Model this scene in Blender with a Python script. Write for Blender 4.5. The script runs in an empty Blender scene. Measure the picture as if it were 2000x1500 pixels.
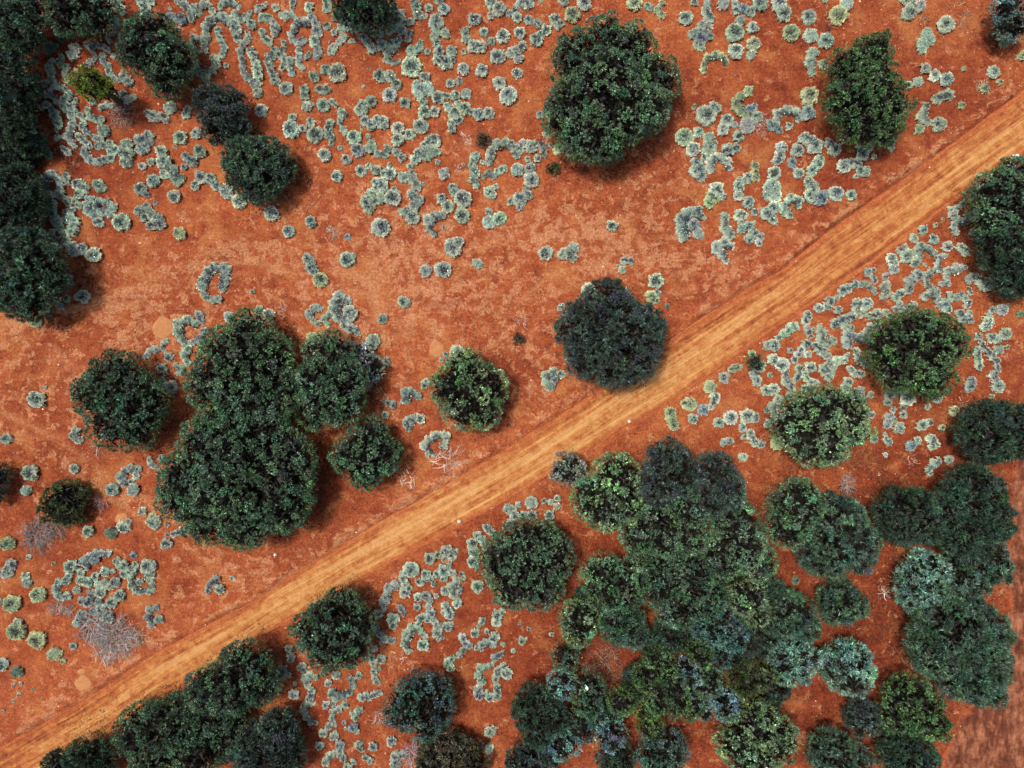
import bpy, math, random
import numpy as np
from mathutils import Vector

SC = bpy.context.scene
COL = SC.collection
rng = np.random.default_rng(7)
random.seed(7)

# ------------------------------------------------------------------ camera, sky, sun, exposure
CAM_H = 60.0                    # the drone hovers 60 m above the plain, looking straight down
M_PER_U = 90.0 / 2000.0         # plan scale on the ground
cam_data = bpy.data.cameras.new('camera')
cam_data.lens = 24.0
cam_data.sensor_width = 36.0
cam_data.clip_start = 0.5
cam_data.clip_end = 3000.0
cam = bpy.data.objects.new('camera', cam_data)
cam.location = (0, 0, CAM_H)
COL.objects.link(cam)
SC.camera = cam

SUN_EL, SUN_AZ = math.radians(70), math.radians(295)     # azimuth clockwise from +Y: light comes from the upper left
world = bpy.data.worlds.new('World')
SC.world = world
world.use_nodes = True
wn = world.node_tree
wn.nodes.clear()
w_out = wn.nodes.new('ShaderNodeOutputWorld')
w_bg = wn.nodes.new('ShaderNodeBackground')
w_sky = wn.nodes.new('ShaderNodeTexSky')
w_sky.sky_type = 'NISHITA'
w_sky.sun_disc = False
w_sky.sun_elevation = SUN_EL
w_sky.sun_rotation = SUN_AZ
w_sky.air_density = 1.0
w_sky.dust_density = 6.0
w_bg.inputs['Strength'].default_value = 0.09
wn.links.new(w_sky.outputs[0], w_bg.inputs['Color'])
wn.links.new(w_bg.outputs[0], w_out.inputs[0])

sun_d = bpy.data.lights.new('sun', 'SUN')
sun_d.energy = 2.5
sun_d.angle = math.radians(8)
sun_d.color = (1.0, 0.93, 0.82)
sun = bpy.data.objects.new('sun', sun_d)
sdir = Vector((math.sin(SUN_AZ) * math.cos(SUN_EL), math.cos(SUN_AZ) * math.cos(SUN_EL), math.sin(SUN_EL)))
sun.rotation_euler = sdir.to_track_quat('Z', 'Y').to_euler()
sun.location = (0, 0, 40)
COL.objects.link(sun)

SC.view_settings.view_transform = 'Standard'
SC.view_settings.look = 'None'
SC.view_settings.exposure = 0.52
SC.view_settings.gamma = 1.0
SC.view_settings.use_curve_mapping = False
SC.cycles.max_bounces = 5
SC.cycles.diffuse_bounces = 3

# ------------------------------------------------------------------ helpers
def W(px, py, z=0.0):
    """A point measured on the survey picture (2000 x 1500 units), for something z metres above the ground."""
    s = M_PER_U * (CAM_H - z) / CAM_H
    return np.array([(px - 1000.0) * s, (750.0 - py) * s, z])


def tag(o, label=None, cat=None, group=None, kind=None):
    if label: o['label'] = label
    if cat: o['category'] = cat
    if group: o['group'] = group
    if kind: o['kind'] = kind
    return o


def link(name, me, parent=None, loc=None):
    o = bpy.data.objects.new(name, me)
    COL.objects.link(o)
    if parent is not None:
        o.parent = parent
    if loc is not None:
        o.location = loc
    return o


def mesh_np(name, verts, tris, mat, tint=None, attrs=None, smooth=False):
    """A triangle mesh straight from numpy arrays; tint is one RGB per vertex."""
    verts = np.asarray(verts, dtype=np.float32).reshape(-1, 3)
    tris = np.asarray(tris, dtype=np.int32).reshape(-1, 3)
    me = bpy.data.meshes.new(name)
    me.vertices.add(len(verts))
    me.vertices.foreach_set('co', verts.ravel())
    me.loops.add(tris.size)
    me.loops.foreach_set('vertex_index', tris.ravel())
    me.polygons.add(len(tris))
    me.polygons.foreach_set('loop_start', np.arange(0, tris.size, 3, dtype=np.int32))
    me.polygons.foreach_set('loop_total', np.full(len(tris), 3, dtype=np.int32))
    if smooth:
        me.polygons.foreach_set('use_smooth', np.ones(len(tris), dtype=bool))
    me.update(calc_edges=True)
    if tint is not None:
        a = me.attributes.new('tint', 'FLOAT_COLOR', 'POINT')
        c = np.ones((len(verts), 4), dtype=np.float32)
        c[:, :3] = tint
        a.data.foreach_set('color', c.ravel())
    for k, v in (attrs or {}).items():
        v = np.asarray(v, dtype=np.float32)
        if v.ndim == 2:
            a = me.attributes.new(k, 'FLOAT_VECTOR', 'POINT')
            a.data.foreach_set('vector', v.ravel())
        else:
            a = me.attributes.new(k, 'FLOAT', 'POINT')
            a.data.foreach_set('value', v)
    me.materials.append(mat)
    return me


class Soup:
    """Collects pieces of one mesh."""
    def __init__(self):
        self.v, self.f, self.c, self.n = [], [], [], 0

    def add(self, v, f, c):
        v = np.asarray(v, dtype=np.float32).reshape(-1, 3)
        c = np.broadcast_to(np.asarray(c, dtype=np.float32), (len(v), 3))
        self.v.append(v); self.f.append(np.asarray(f, dtype=np.int64).reshape(-1, 3) + self.n); self.c.append(c)
        self.n += len(v)

    def tube(self, pts, radii, col, sides=5):
        pts = np.asarray(pts, float)
        n = len(pts)
        vs = []
        for i in range(n):
            d = pts[min(i + 1, n - 1)] - pts[max(i - 1, 0)]
            d /= (np.linalg.norm(d) + 1e-9)
            a = np.cross(d, [0.31, 0.85, 0.42]); a /= (np.linalg.norm(a) + 1e-9)
            b = np.cross(d, a)
            for k in range(sides):
                t = 2 * math.pi * k / sides
                vs.append(pts[i] + radii[i] * (math.cos(t) * a + math.sin(t) * b))
        fs = []
        for i in range(n - 1):
            for k in range(sides):
                p, q = i * sides + k, i * sides + (k + 1) % sides
                fs += [(p, q, q + sides), (p, q + sides, p + sides)]
        e = len(vs)
        vs.append(pts[-1]); fs += [((n - 1) * sides + k, (n - 1) * sides + (k + 1) % sides, e) for k in range(sides)]
        self.add(vs, fs, col)

    def leaves(self, base, direc, length, width, col, r):
        """One narrow triangle per leaf."""
        n = len(base)
        if n == 0: return
        d = direc / (np.linalg.norm(direc, axis=1, keepdims=True) + 1e-9)
        s = np.cross(d, r.normal(size=(n, 3)))
        s /= (np.linalg.norm(s, axis=1, keepdims=True) + 1e-9)
        L, w = np.reshape(length, (-1, 1)), np.reshape(width, (-1, 1))
        v = np.stack([base - s * w * .5, base + s * w * .5, base + d * L], axis=1).reshape(-1, 3)
        self.add(v, np.arange(3 * n).reshape(-1, 3), np.repeat(np.broadcast_to(col, (n, 3)), 3, axis=0))

    def mesh(self, name, mat, smooth=False):
        return mesh_np(name, np.concatenate(self.v), np.concatenate(self.f), mat, np.concatenate(self.c), smooth=smooth)


def vnoise(x, y, scale, seed):
    """Smooth value noise in 0..1 on arrays."""
    g = np.random.default_rng(seed).random((256, 256))
    x, y = np.asarray(x) * scale + 1000.3, np.asarray(y) * scale + 1000.7
    xi, yi = np.floor(x).astype(int), np.floor(y).astype(int)
    fx, fy = x - xi, y - yi
    fx, fy = fx * fx * (3 - 2 * fx), fy * fy * (3 - 2 * fy)
    a, b = g[xi & 255, yi & 255], g[(xi + 1) & 255, yi & 255]
    c, d = g[xi & 255, (yi + 1) & 255], g[(xi + 1) & 255, (yi + 1) & 255]
    return (a * (1 - fx) + b * fx) * (1 - fy) + (c * (1 - fx) + d * fx) * fy


def fbm(x, y, scale, seed, oct=4):
    s, a, t = 0, 1, 0
    for k in range(oct):
        s = s + a * vnoise(x, y, scale * 2 ** k, seed + k); t += a; a *= .55
    return s / t


def sstep(a, b, x):
    t = np.clip((x - a) / (b - a), 0, 1)
    return t * t * (3 - 2 * t)


def poly_dist(x, y, pts):
    """Distance of points to a polyline, with the arc length and side of the foot."""
    best = np.full(np.shape(x), 1e9); arc = np.zeros(np.shape(x)); side = np.zeros(np.shape(x)); s0 = 0.0
    for (ax, ay), (bx, by) in zip(pts[:-1], pts[1:]):
        dx, dy = bx - ax, by - ay; L = math.hypot(dx, dy)
        t = np.clip(((x - ax) * dx + (y - ay) * dy) / (L * L), 0, 1)
        d = np.hypot(x - ax - t * dx, y - ay - t * dy)
        m = d < best
        best = np.where(m, d, best); arc = np.where(m, s0 + t * L, arc)
        side = np.where(m, np.sign(dx * (y - ay) - dy * (x - ax)), side)
        s0 += L
    return best, arc, side


# ------------------------------------------------------------------ materials
class NT:
    def __init__(self, name):
        self.m = bpy.data.materials.new(name); self.m.use_nodes = True
        self.t = self.m.node_tree; self.t.nodes.clear()
        self.out = self.n('ShaderNodeOutputMaterial'); self.b = self.n('ShaderNodeBsdfPrincipled')
        self.l(self.b.outputs[0], self.out.inputs[0])
        self.b.inputs['Roughness'].default_value = 0.85
        self.b.inputs['Specular IOR Level'].default_value = 0.15

    def n(self, t, **kw):
        x = self.t.nodes.new(t)
        for k, v in kw.items(): setattr(x, k, v)
        return x

    def l(self, a, b): self.t.links.new(a, b)

    def noise(self, vec, scale, detail=4, rough=.6, dist=0.0):
        x = self.n('ShaderNodeTexNoise')
        x.inputs['Scale'].default_value = scale; x.inputs['Detail'].default_value = detail
        x.inputs['Roughness'].default_value = rough; x.inputs['Distortion'].default_value = dist
        if vec is not None: self.l(vec, x.inputs['Vector'])
        return x.outputs[0]

    def ramp(self, fac, stops):
        x = self.n('ShaderNodeValToRGB'); r = x.color_ramp
        while len(r.elements) < len(stops): r.elements.new(.5)
        for e, (p, c) in zip(r.elements, stops):
            e.position = p; e.color = (*c, 1) if not isinstance(c, (int, float)) else (c, c, c, 1)
        self.l(fac, x.inputs[0]); return x.outputs[0]

    def math(self, op, a, b=None, c=None, clamp=False):
        x = self.n('ShaderNodeMath', operation=op, use_clamp=clamp)
        for i, v in enumerate((a, b, c)):
            if v is None: continue
            if isinstance(v, (int, float)): x.inputs[i].default_value = v
            else: self.l(v, x.inputs[i])
        return x.outputs[0]

    def mix(self, fac, a, b, mode='MIX'):
        x = self.n('ShaderNodeMix', data_type='RGBA', blend_type=mode)
        for i, v in ((0, fac), (6, a), (7, b)):
            if isinstance(v, (int, float)): x.inputs[i].default_value = v
            elif isinstance(v, tuple): x.inputs[i].default_value = (*v, 1)
            else: self.l(v, x.inputs[i])
        return x.outputs[2]

    def attr(self, name, out='Fac'):
        return self.n('ShaderNodeAttribute', attribute_name=name).outputs[out]

    def bump(self, h, dist, strength=1.0):
        x = self.n('ShaderNodeBump'); x.inputs['Distance'].default_value = dist; x.inputs['Strength'].default_value = strength
        self.l(h, x.inputs['Height']); self.l(x.outputs[0], self.b.inputs['Normal'])


def pos_vec(t): return t.n('ShaderNodeNewGeometry').outputs['Position']


def leaf_mat(name, rough=.5, spec=.3, trans=.12):
    t = NT(name)
    c = t.attr('tint', 'Color')
    n = t.noise(pos_vec(t), 9.0, 2)
    c2 = t.mix(1.0, c, t.ramp(n, [(.3, .75), (.7, 1.25)]), 'MULTIPLY')
    t.l(c2, t.b.inputs['Base Color'])
    t.b.inputs['Roughness'].default_value = rough
    t.b.inputs['Specular IOR Level'].default_value = spec
    tr = t.n('ShaderNodeBsdfTranslucent'); t.l(c2, tr.inputs['Color'])
    mx = t.n('ShaderNodeMixShader'); mx.inputs[0].default_value = trans
    t.l(t.b.outputs[0], mx.inputs[1]); t.l(tr.outputs[0], mx.inputs[2]); t.l(mx.outputs[0], t.out.inputs[0])
    return t.m


M_LEAF = leaf_mat('leaf')
M_SHRUB = leaf_mat('cushion_leaf', .8, .1, .1)


def tint_mat(name, rough=.9):
    t = NT(name); c = t.attr('tint', 'Color')
    n = t.noise(pos_vec(t), 14.0, 4)
    t.l(t.mix(1.0, c, t.ramp(n, [(.25, .65), (.75, 1.3)]), 'MULTIPLY'), t.b.inputs['Base Color'])
    t.b.inputs['Roughness'].default_value = rough
    return t.m


M_BARK = tint_mat('bark')
M_DRY = tint_mat('dry_wood')


def soil_mat():
    t = NT('red_soil'); P = pos_vec(t)
    n1 = t.noise(P, .10, 4, .55); n2 = t.noise(P, .75, 7, .66, .4); n3 = t.noise(P, 5.5, 6, .72); n4 = t.noise(P, 26.0, 3, .7)
    nm = t.noise(P, 2.6, 8, .80, .5)
    v = t.math('ADD', t.math('MULTIPLY', n1, .22), t.math('ADD', t.math('MULTIPLY', n2, .33), t.math('ADD', t.math('MULTIPLY', nm, .22), t.math('MULTIPLY', n3, .23))))
    base = t.ramp(v, [(.40, (.185, .035, .016)), (.47, (.345, .076, .029)), (.53, (.455, .120, .043)), (.60, (.55, .190, .067))])
    red = t.attr('red')
    base = t.mix(red, base, t.mix(.85, base, (.52, .33, .36), 'MULTIPLY'))
    # pale crust of silt in broken, lobed patches
    cn = t.noise(P, .95, 9, .72, .35)
    cr = t.math('ADD', cn, t.math('MULTIPLY', t.attr('crust'), .135))
    cm = t.ramp(cr, [(.575, 0.0), (.615, .9)])
    base = t.mix(t.math('MULTIPLY', cm, t.ramp(n3, [(.35, .25), (.6, 1.0)])), base, (.65, .31, .155))
    # smooth washed sand
    sn = t.noise(P, .33, 3, .5, .8)
    base = t.mix(t.math('MULTIPLY', t.ramp(sn, [(.55, 0.0), (.68, .7)]), .8), base, (.54, .205, .068))
    # wash lines where water and wheels have dragged the silt
    fm = t.n('ShaderNodeMapping'); fm.inputs['Scale'].default_value = (.26, 1.1, 1); fm.inputs['Rotation'].default_value = (0, 0, math.radians(-24)); t.l(P, fm.inputs[0])
    fl = t.noise(fm.outputs[0], 1.0, 9, .70, .5)
    fk = t.math('MULTIPLY_ADD', t.attr('crust'), .55, .08, clamp=True)
    base = t.mix(t.math('MULTIPLY', t.ramp(fl, [(.54, 0.0), (.60, .9)]), fk), base, (.62, .285, .135))
    base = t.mix(t.math('MULTIPLY', t.ramp(fl, [(.40, .8), (.46, 0.0)]), fk), base, (.30, .072, .032))
    base = t.mix(t.math('MULTIPLY', t.attr('wheel'), t.ramp(n3, [(.38, .25), (.56, .8)])), base, (.58, .25, .105))
    # dark grit
    g = t.noise(P, 11.0, 4, .75)
    gm = t.math('MULTIPLY', t.ramp(g, [(.37, 1.0), (.46, 0.0)]), t.ramp(n2, [(.35, 1.0), (.62, .25)]))
    base = t.mix(t.math('MULTIPLY', gm, .7), base, (.16, .032, .016))
    sp = t.noise(P, 34.0, 2, .6)
    base = t.mix(t.ramp(sp, [(.66, 0.0), (.72, .55)]), base, (.66, .36, .22))
    mo = t.noise(P, 4.2, 8, .82, .3)
    base = t.mix(1.0, base, t.ramp(mo, [(.38, .58), (.50, .98), (.62, 1.28)]), 'MULTIPLY')
    base = t.mix(1.0, base, t.ramp(n4, [(.30, .66), (.70, 1.28)]), 'MULTIPLY')
    t.l(base, t.b.inputs['Base Color'])
    t.b.inputs['Roughness'].default_value = .95
    h = t.math('ADD', t.math('MULTIPLY', n3, 1.0), t.math('ADD', t.math('MULTIPLY', n4, .3), t.math('MULTIPLY', g, .5)))
    t.bump(h, .16, 1.0)
    return t.m


M_SOIL = soil_mat()


def road_mat():
    t = NT('graded_dirt'); P = pos_vec(t)
    uv = t.attr('road_uv', 'Vector')
    sep = t.n('ShaderNodeSeparateXYZ'); t.l(uv, sep.inputs[0]); A, X = sep.outputs[0], sep.outputs[1]
    def st(sa, sx, detail=4, rough=.6, seed=0.0):
        c = t.n('ShaderNodeCombineXYZ'); t.l(t.math('MULTIPLY', A, sa), c.inputs[0]); t.l(t.math('MULTIPLY', X, sx), c.inputs[1]); c.inputs[2].default_value = seed
        return t.noise(c.outputs[0], 1.0, detail, rough)
    s1 = st(.05, .9, 4, .6, 1.0); s2 = st(.15, 2.7, 7, .74, 5.0); s3 = st(.75, 6.0, 6, .78, 9.0)
    n3 = t.noise(P, 5.0, 5, .7); n4 = t.noise(P, 28.0, 3, .7)
    ax = t.math('ABSOLUTE', t.math('ADD', X, .12))
    core = t.ramp(t.math('DIVIDE', ax, 2.6), [(.25, 1.0), (.95, 0.0)])
    mid = t.ramp(t.math('DIVIDE', A, 130.0), [(.16, .12), (.38, .85), (.72, 1.0), (.95, .55)])
    y = t.math('ADD', t.math('MULTIPLY', t.math('MULTIPLY', core, mid), .26), t.math('ADD', t.math('MULTIPLY', t.math('SUBTRACT', s1, .5), .8), t.math('ADD', t.math('MULTIPLY', t.math('SUBTRACT', s2, .5), 1.35), t.math('ADD', t.math('MULTIPLY', t.math('SUBTRACT', s3, .5), .62), t.math('ADD', t.math('MULTIPLY', t.math('SUBTRACT', t.noise(P, 1.3, 7, .74, .5), .5), 1.25), .40)))))
    for off in (1.35, -.25):
        y = t.math('ADD', y, t.math('MULTIPLY', t.ramp(t.math('ABSOLUTE', t.math('ADD', X, off)), [(.10, 1.0), (.42, 0.0)]), t.ramp(s1, [(.35, .02), (.62, .17)])))
    base = t.ramp(y, [(.12, (.13, .034, .014)), (.30, (.25, .068, .024)), (.46, (.345, .112, .036)), (.62, (.43, .185, .058)), (.84, (.51, .275, .105))])
    base = t.mix(t.math('MULTIPLY', t.ramp(s3, [(.60, 0.0), (.68, .8)]), .55), base, (.24, .07, .022))
    base = t.mix(t.math('MULTIPLY', t.ramp(s2, [(.30, .8), (.38, 0.0)]), .6), base, (.27, .075, .025))
    # tread marks: rows of short cross bars along the wheel lines
    bars = t.math('SINE', t.math('ADD', t.math('MULTIPLY', A, 13.0), t.math('MULTIPLY', X, 5.0)))
    lines = t.math('SINE', t.math('MULTIPLY', X, 9.5))
    br = st(.07, .8, 3, .6, 21.0)
    tm = t.math('MULTIPLY', t.math('MULTIPLY', t.ramp(bars, [(.55, 0.0), (.8, 1.0)]), t.ramp(lines, [(.45, 0.0), (.7, 1.0)])), t.ramp(br, [(.50, 0.0), (.60, 1.0)]))
    base = t.mix(t.math('MULTIPLY', tm, .34), base, (.30, .085, .026))
    edge_shade = t.math('MULTIPLY', t.ramp(t.math('ADD', sep.outputs[2], t.math('MULTIPLY', t.math('SUBTRACT', t.noise(P, 2.2, 4, .7), .5), .10)), [(.875, 0.0), (.905, 1.0), (.93, 1.0), (.96, 0.0)]), t.ramp(st(.12, .3, 4, .7, 33.0), [(.40, .15), (.52, 1.0)]))  # broken dark line along the upper edge, the step's shade put into colour
    ez = t.math('ADD', t.math('ABSOLUTE', sep.outputs[2]), t.math('MULTIPLY', t.math('SUBTRACT', t.noise(P, 1.1, 6, .7), .5), .9))
    base = t.mix(t.math('MULTIPLY', t.ramp(ez, [(.66, 0.0), (.98, 1.0)]), .9), base, t.ramp(n3, [(.35, (.26, .06, .024)), (.6, (.46, .13, .046))]))
    base = t.mix(t.math('MULTIPLY', edge_shade, .8), base, (.10, .030, .016))
    base = t.mix(1.0, base, t.ramp(n4, [(.30, .66), (.70, 1.28)]), 'MULTIPLY')
    base = t.mix(1.0, base, t.ramp(n3, [(.3, .86), (.7, 1.12)]), 'MULTIPLY')
    t.l(base, t.b.inputs['Base Color']); t.b.inputs['Roughness'].default_value = .95
    h = t.math('ADD', t.math('ADD', t.math('MULTIPLY', s3, 1.2), t.math('MULTIPLY', n4, .35)), t.math('SUBTRACT', t.math('MULTIPLY', s2, 1.0), t.math('MULTIPLY', tm, .5)))
    t.bump(h, .08, .8)
    return t.m


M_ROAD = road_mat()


def clay_mat():
    t = NT('pale_clay'); P = pos_vec(t)
    n = t.noise(P, 3.0, 5, .6); n4 = t.noise(P, 30.0, 3, .7)
    c = t.ramp(n, [(.3, (.37, .155, .066)), (.7, (.46, .215, .095))])
    t.l(t.mix(1.0, c, t.ramp(n4, [(.3, .72), (.7, 1.22)]), 'MULTIPLY'), t.b.inputs['Base Color'])
    t.b.inputs['Roughness'].default_value = .95; t.bump(n4, .05, .8)
    return t.m


M_CLAY = clay_mat()


def bare_mat():
    t = NT('scraped_earth'); P = pos_vec(t)
    m = t.n('ShaderNodeMapping'); m.inputs['Scale'].default_value = (1.2, .45, 1); m.inputs['Rotation'].default_value = (0, 0, math.radians(12)); t.l(P, m.inputs[0])
    s = t.noise(m.outputs[0], 1.4, 6, .65); n = t.noise(P, .5, 5, .6); n4 = t.noise(P, 28.0, 3, .7)
    c = t.ramp(t.math('ADD', t.math('MULTIPLY', s, .6), t.math('MULTIPLY', n, .4)), [(.36, (.055, .016, .009)), (.48, (.135, .042, .022)), (.60, (.30, .118, .064))])
    mo = t.noise(P, 3.2, 8, .8)
    e = t.math('ADD', t.attr('rim'), t.math('MULTIPLY', t.math('SUBTRACT', n, .5), 3.0))
    c = t.mix(t.ramp(e, [(.10, 1.0), (.55, 0.0)]), c, (.30, .075, .03))
    c = t.mix(1.0, c, t.ramp(mo, [(.38, .6), (.62, 1.3)]), 'MULTIPLY')
    t.l(t.mix(1.0, c, t.ramp(n4, [(.25, .72), (.75, 1.25)]), 'MULTIPLY'), t.b.inputs['Base Color'])
    t.b.inputs['Roughness'].default_value = .95; t.bump(t.math('ADD', s, t.math('MULTIPLY', n4, .3)), .06, .7)
    return t.m


M_BARE = bare_mat()


def plain_mat(name, col, rough=.7):
    t = NT(name)
    n = t.noise(pos_vec(t), 20.0, 3)
    t.l(t.mix(1.0, col, t.ramp(n, [(.3, .85), (.7, 1.12)]), 'MULTIPLY'), t.b.inputs['Base Color'])
    t.b.inputs['Roughness'].default_value = rough
    return t.m

# ------------------------------------------------------------------ ground, tracks
def wl(pts): return [tuple(W(x, y)[:2]) for x, y in pts]

UP = [(-500, 1775), (-200, 1582), (0, 1455), (162, 1365), (320, 1262), (500, 1167), (562, 1122), (750, 1010), (875, 940), (1000, 865), (1150, 770), (1310, 655), (1450, 565), (1525, 525), (1625, 440), (1725, 372), (1875, 265), (2000, 172), (2200, 20), (2500, -200)]
LO = [(-500, 1910), (-200, 1690), (88, 1512), (198, 1448), (305, 1370), (500, 1250), (700, 1135), (875, 1040), (1000, 972), (1225, 834), (1325, 780), (1390, 735), (1500, 652), (1685, 530), (1750, 480), (1875, 387), (2000, 300), (2200, 150), (2500, -70)]
UPW, LOW_ = wl(UP), wl(LO)


def resample(pts, n):
    p = np.array(pts); s = np.r_[0, np.cumsum(np.hypot(*np.diff(p, axis=0).T))]
    t = np.linspace(0, s[-1], n)
    q = np.stack([np.interp(t, s, p[:, 0]), np.interp(t, s, p[:, 1])], 1)
    k = np.ones(9) / 9                               # soften the corners of the survey line
    pad = np.pad(q, ((4, 4), (0, 0)), mode='edge')
    return np.stack([np.convolve(pad[:, i], k, 'valid') for i in (0, 1)], 1)


NA = 620
U_, L_ = resample(UPW, NA), resample(LOW_, NA)
CL = [tuple(p) for p in (U_ + L_) / 2][::6]
HALF = np.hypot(*(U_ - L_).T) / 2

# ground sheet: fine in and around the clearing, coarse out to the horizon
gx = np.r_[-1200, -700, -400, -220, -130, -90, np.arange(-60, 60.01, .24), 90, 130, 220, 400, 700, 1200]
gy = np.r_[-1200, -700, -400, -220, -130, -80, np.arange(-48, 48.01, .24), 80, 130, 220, 400, 700, 1200]
GX, GY = np.meshgrid(gx, gy, indexing='ij')
near = (np.abs(GX) < 60.1) & (np.abs(GY) < 48.1)
dU, aU, sU = poly_dist(GX, GY, UPW)
dL, aL, sL = poly_dist(GX, GY, LOW_)
inroad = (sU < 0) & (sL > 0)


def ground_h(x, y):
    return .05 * (fbm(x, y, .35, 11, 4) - .5) + .05 * (fbm(x, y, 1.6, 21, 3) - .5)


GZ = np.where(near, ground_h(GX, GY), 0.0)
# the windrow the grader pushed up along the upper edge, and a lower broken one along the other
wob = fbm(GX, GY, .8, 31, 4)
rise = .30 * np.exp(-((dU - .28) / .26) ** 2) * sstep(.30, .62, wob) * (sU > 0) + .07 * np.exp(-((dU - 1.1) / .6) ** 2) * (sU > 0) * wob
rise += .12 * np.exp(-((dL - .35) / .3) ** 2) * sstep(.38, .66, wob) * (sL < 0)
GZ = GZ + np.where(near, rise, 0)
GZ = np.where(inroad & near, np.minimum(GZ, 0) - .10 * sstep(0.0, .5, np.minimum(dU, dL)), GZ)
GZ = np.where(inroad & ~near, -.10, GZ)

crust = np.zeros_like(GX)
for pts, wd, k in (([(-60, 660), (120, 612), (230, 590), (400, 515), (470, 490), (560, 500), (660, 560)], 1.0, .9),
                   ([(690, 300), (715, 420), (735, 520), (760, 620), (800, 700)], .8, .6),
                   ([(-60, 800), (120, 890), (230, 960), (340, 1020)], .9, .6),
                   ([(980, 650), (1090, 545), (1240, 520), (1420, 500)], 1.2, .7),
                   ([(860, 250), (1000, 480), (1180, 560)], 1.5, .3),
                   ([(540, 1140), (640, 1085), (760, 1000), (900, 915)], .7, .9),
                   ([(60, 1410), (160, 1340), (330, 1240)], 1.0, .7)):
    d, _, _ = poly_dist(GX, GY, wl(pts))
    crust = np.maximum(crust, k * np.exp(-(d / wd) ** 2))
for cx, cy, rx, ry, k in ((780, 560, 330, 170, .75), (1150, 470, 260, 100, .8), (350, 620, 260, 120, .65), (120, 740, 150, 120, .5), (1060, 700, 90, 120, .6), (480, 1130, 150, 70, .6), (1420, 540, 90, 60, .7), (780, 440, 120, 130, .6), (1250, 330, 160, 60, .3)):
    p = W(cx, cy)
    crust = np.maximum(crust, k * np.exp(-(((GX - p[0]) / (rx * M_PER_U)) ** 2 + ((GY - p[1]) / (ry * M_PER_U)) ** 2)))
crust = np.maximum(crust, .95 * np.exp(-((dU - .5) / .5) ** 2) * (sU > 0) * sstep(.4, .6, wob))
crust = crust * (.55 + .9 * fbm(GX, GY, .3, 41, 3))
wheel = np.zeros_like(GX)
for pts in ([(-60, 668), (60, 640), (160, 598), (250, 585), (360, 535), (450, 492), (540, 500), (620, 545), (760, 560)],
            [(640, 180), (690, 290), (712, 410), (732, 520), (765, 640), (782, 740)],
            [(-60, 800), (60, 850), (150, 905), (250, 975), (340, 1030), (420, 1090)],
            [(900, 690), (985, 640), (1085, 552), (1200, 522), (1330, 515), (1440, 490)]):
    c_ = np.array(resample(wl(pts), 160)); d, _, _ = poly_dist(GX, GY, [tuple(q) for q in c_[::4]])
    wheel = np.maximum(wheel, np.exp(-((d - .8) / .26) ** 2) * sstep(.40, .60, fbm(GX, GY, .25, 161, 4)))
red = np.zeros_like(GX)
for cx, cy, rx, ry, k in ((1450, 1250, 620, 300, 1.0), (1850, 950, 260, 250, .9), (60, 200, 260, 420, .95), (150, 0, 350, 120, .8), (700, 1420, 350, 130, .5), (560, 950, 150, 120, .55), (1700, 250, 320, 260, .55), (500, 100, 420, 160, .35), (100, 980, 220, 260, .5), (1340, 210, 80, 120, .5), (1000, 750, 60, 60, .5)):  # redder soil zones; the small ones beside lone trees paint in their cast shade
    p = W(cx, cy)
    red = np.maximum(red, k * np.exp(-(((GX - p[0]) / (rx * M_PER_U)) ** 2 + ((GY - p[1]) / (ry * M_PER_U)) ** 2) ** 1.5))
nx, ny = GX.shape
ii, jj = np.meshgrid(np.arange(nx - 1), np.arange(ny - 1), indexing='ij')
q = (ii * ny + jj).ravel()
tris = np.concatenate([np.stack([q, q + ny, q + ny + 1], 1), np.stack([q, q + ny + 1, q + 1], 1)])
ground = link('ground', mesh_np('ground', np.stack([GX, GY, GZ], -1).reshape(-1, 3), tris, M_SOIL, attrs={'crust': crust.ravel(), 'red': red.ravel(), 'wheel': wheel.ravel()}, smooth=True))
tag(ground, kind='structure')

# the graded track
NX = 56
tt = np.linspace(0, 1, NX)
L_, U_ = L_ + (L_ - U_) * .05, U_ + (U_ - L_) * .015
RV = L_[:, None, :] * (1 - tt[None, :, None]) + U_[:, None, :] * tt[None, :, None]
along = np.r_[0, np.cumsum(np.hypot(*np.diff((U_ + L_) / 2, axis=0).T))]
across = (tt[None, :] * 2 - 1) * HALF[:, None]
jag = .35 * (fbm(RV[..., 0], RV[..., 1], .9, 51, 4) - .5)
nrm = (U_ - L_) / np.maximum(1e-6, np.hypot(*(U_ - L_).T))[:, None]
RV = RV + (jag * (np.abs(tt - .5) * 2) ** 4)[..., None] * nrm[:, None, :]
RZ = .012 + .05 * (1 - (tt[None, :] * 2 - 1) ** 2) + .018 * (fbm(along[:, None] * .12 + 0 * across, across * 3.2, 1.0, 61, 4) - .5)
for off, wd, dp in ((-1.35, .26, .06), (.25, .26, .06), (1.3, .2, .03), (-.5, .2, .03)):
    RZ = RZ - dp * np.exp(-((across - off) / wd) ** 2) * (.5 + vnoise(along[:, None] + 0 * across, 0 * across + off * 9, .2, 71))
RZ = RZ - .05 * np.exp(-((tt[None, :] - .955) / .018) ** 2) - .03 * np.exp(-((tt[None, :] - .05) / .02) ** 2)
edge = np.minimum(tt, 1 - tt)[None, :]
RZ = np.where(edge < .02, -.07, RZ)
q = (np.arange(NA - 1)[:, None] * NX + np.arange(NX - 1)[None, :]).ravel()
tris = np.concatenate([np.stack([q, q + NX, q + NX + 1], 1), np.stack([q, q + NX + 1, q + 1], 1)])
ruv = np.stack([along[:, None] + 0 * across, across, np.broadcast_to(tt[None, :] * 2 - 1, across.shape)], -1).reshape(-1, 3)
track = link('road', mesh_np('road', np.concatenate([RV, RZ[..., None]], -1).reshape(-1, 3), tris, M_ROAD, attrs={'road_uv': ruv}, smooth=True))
tag(track, kind='structure')

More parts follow.
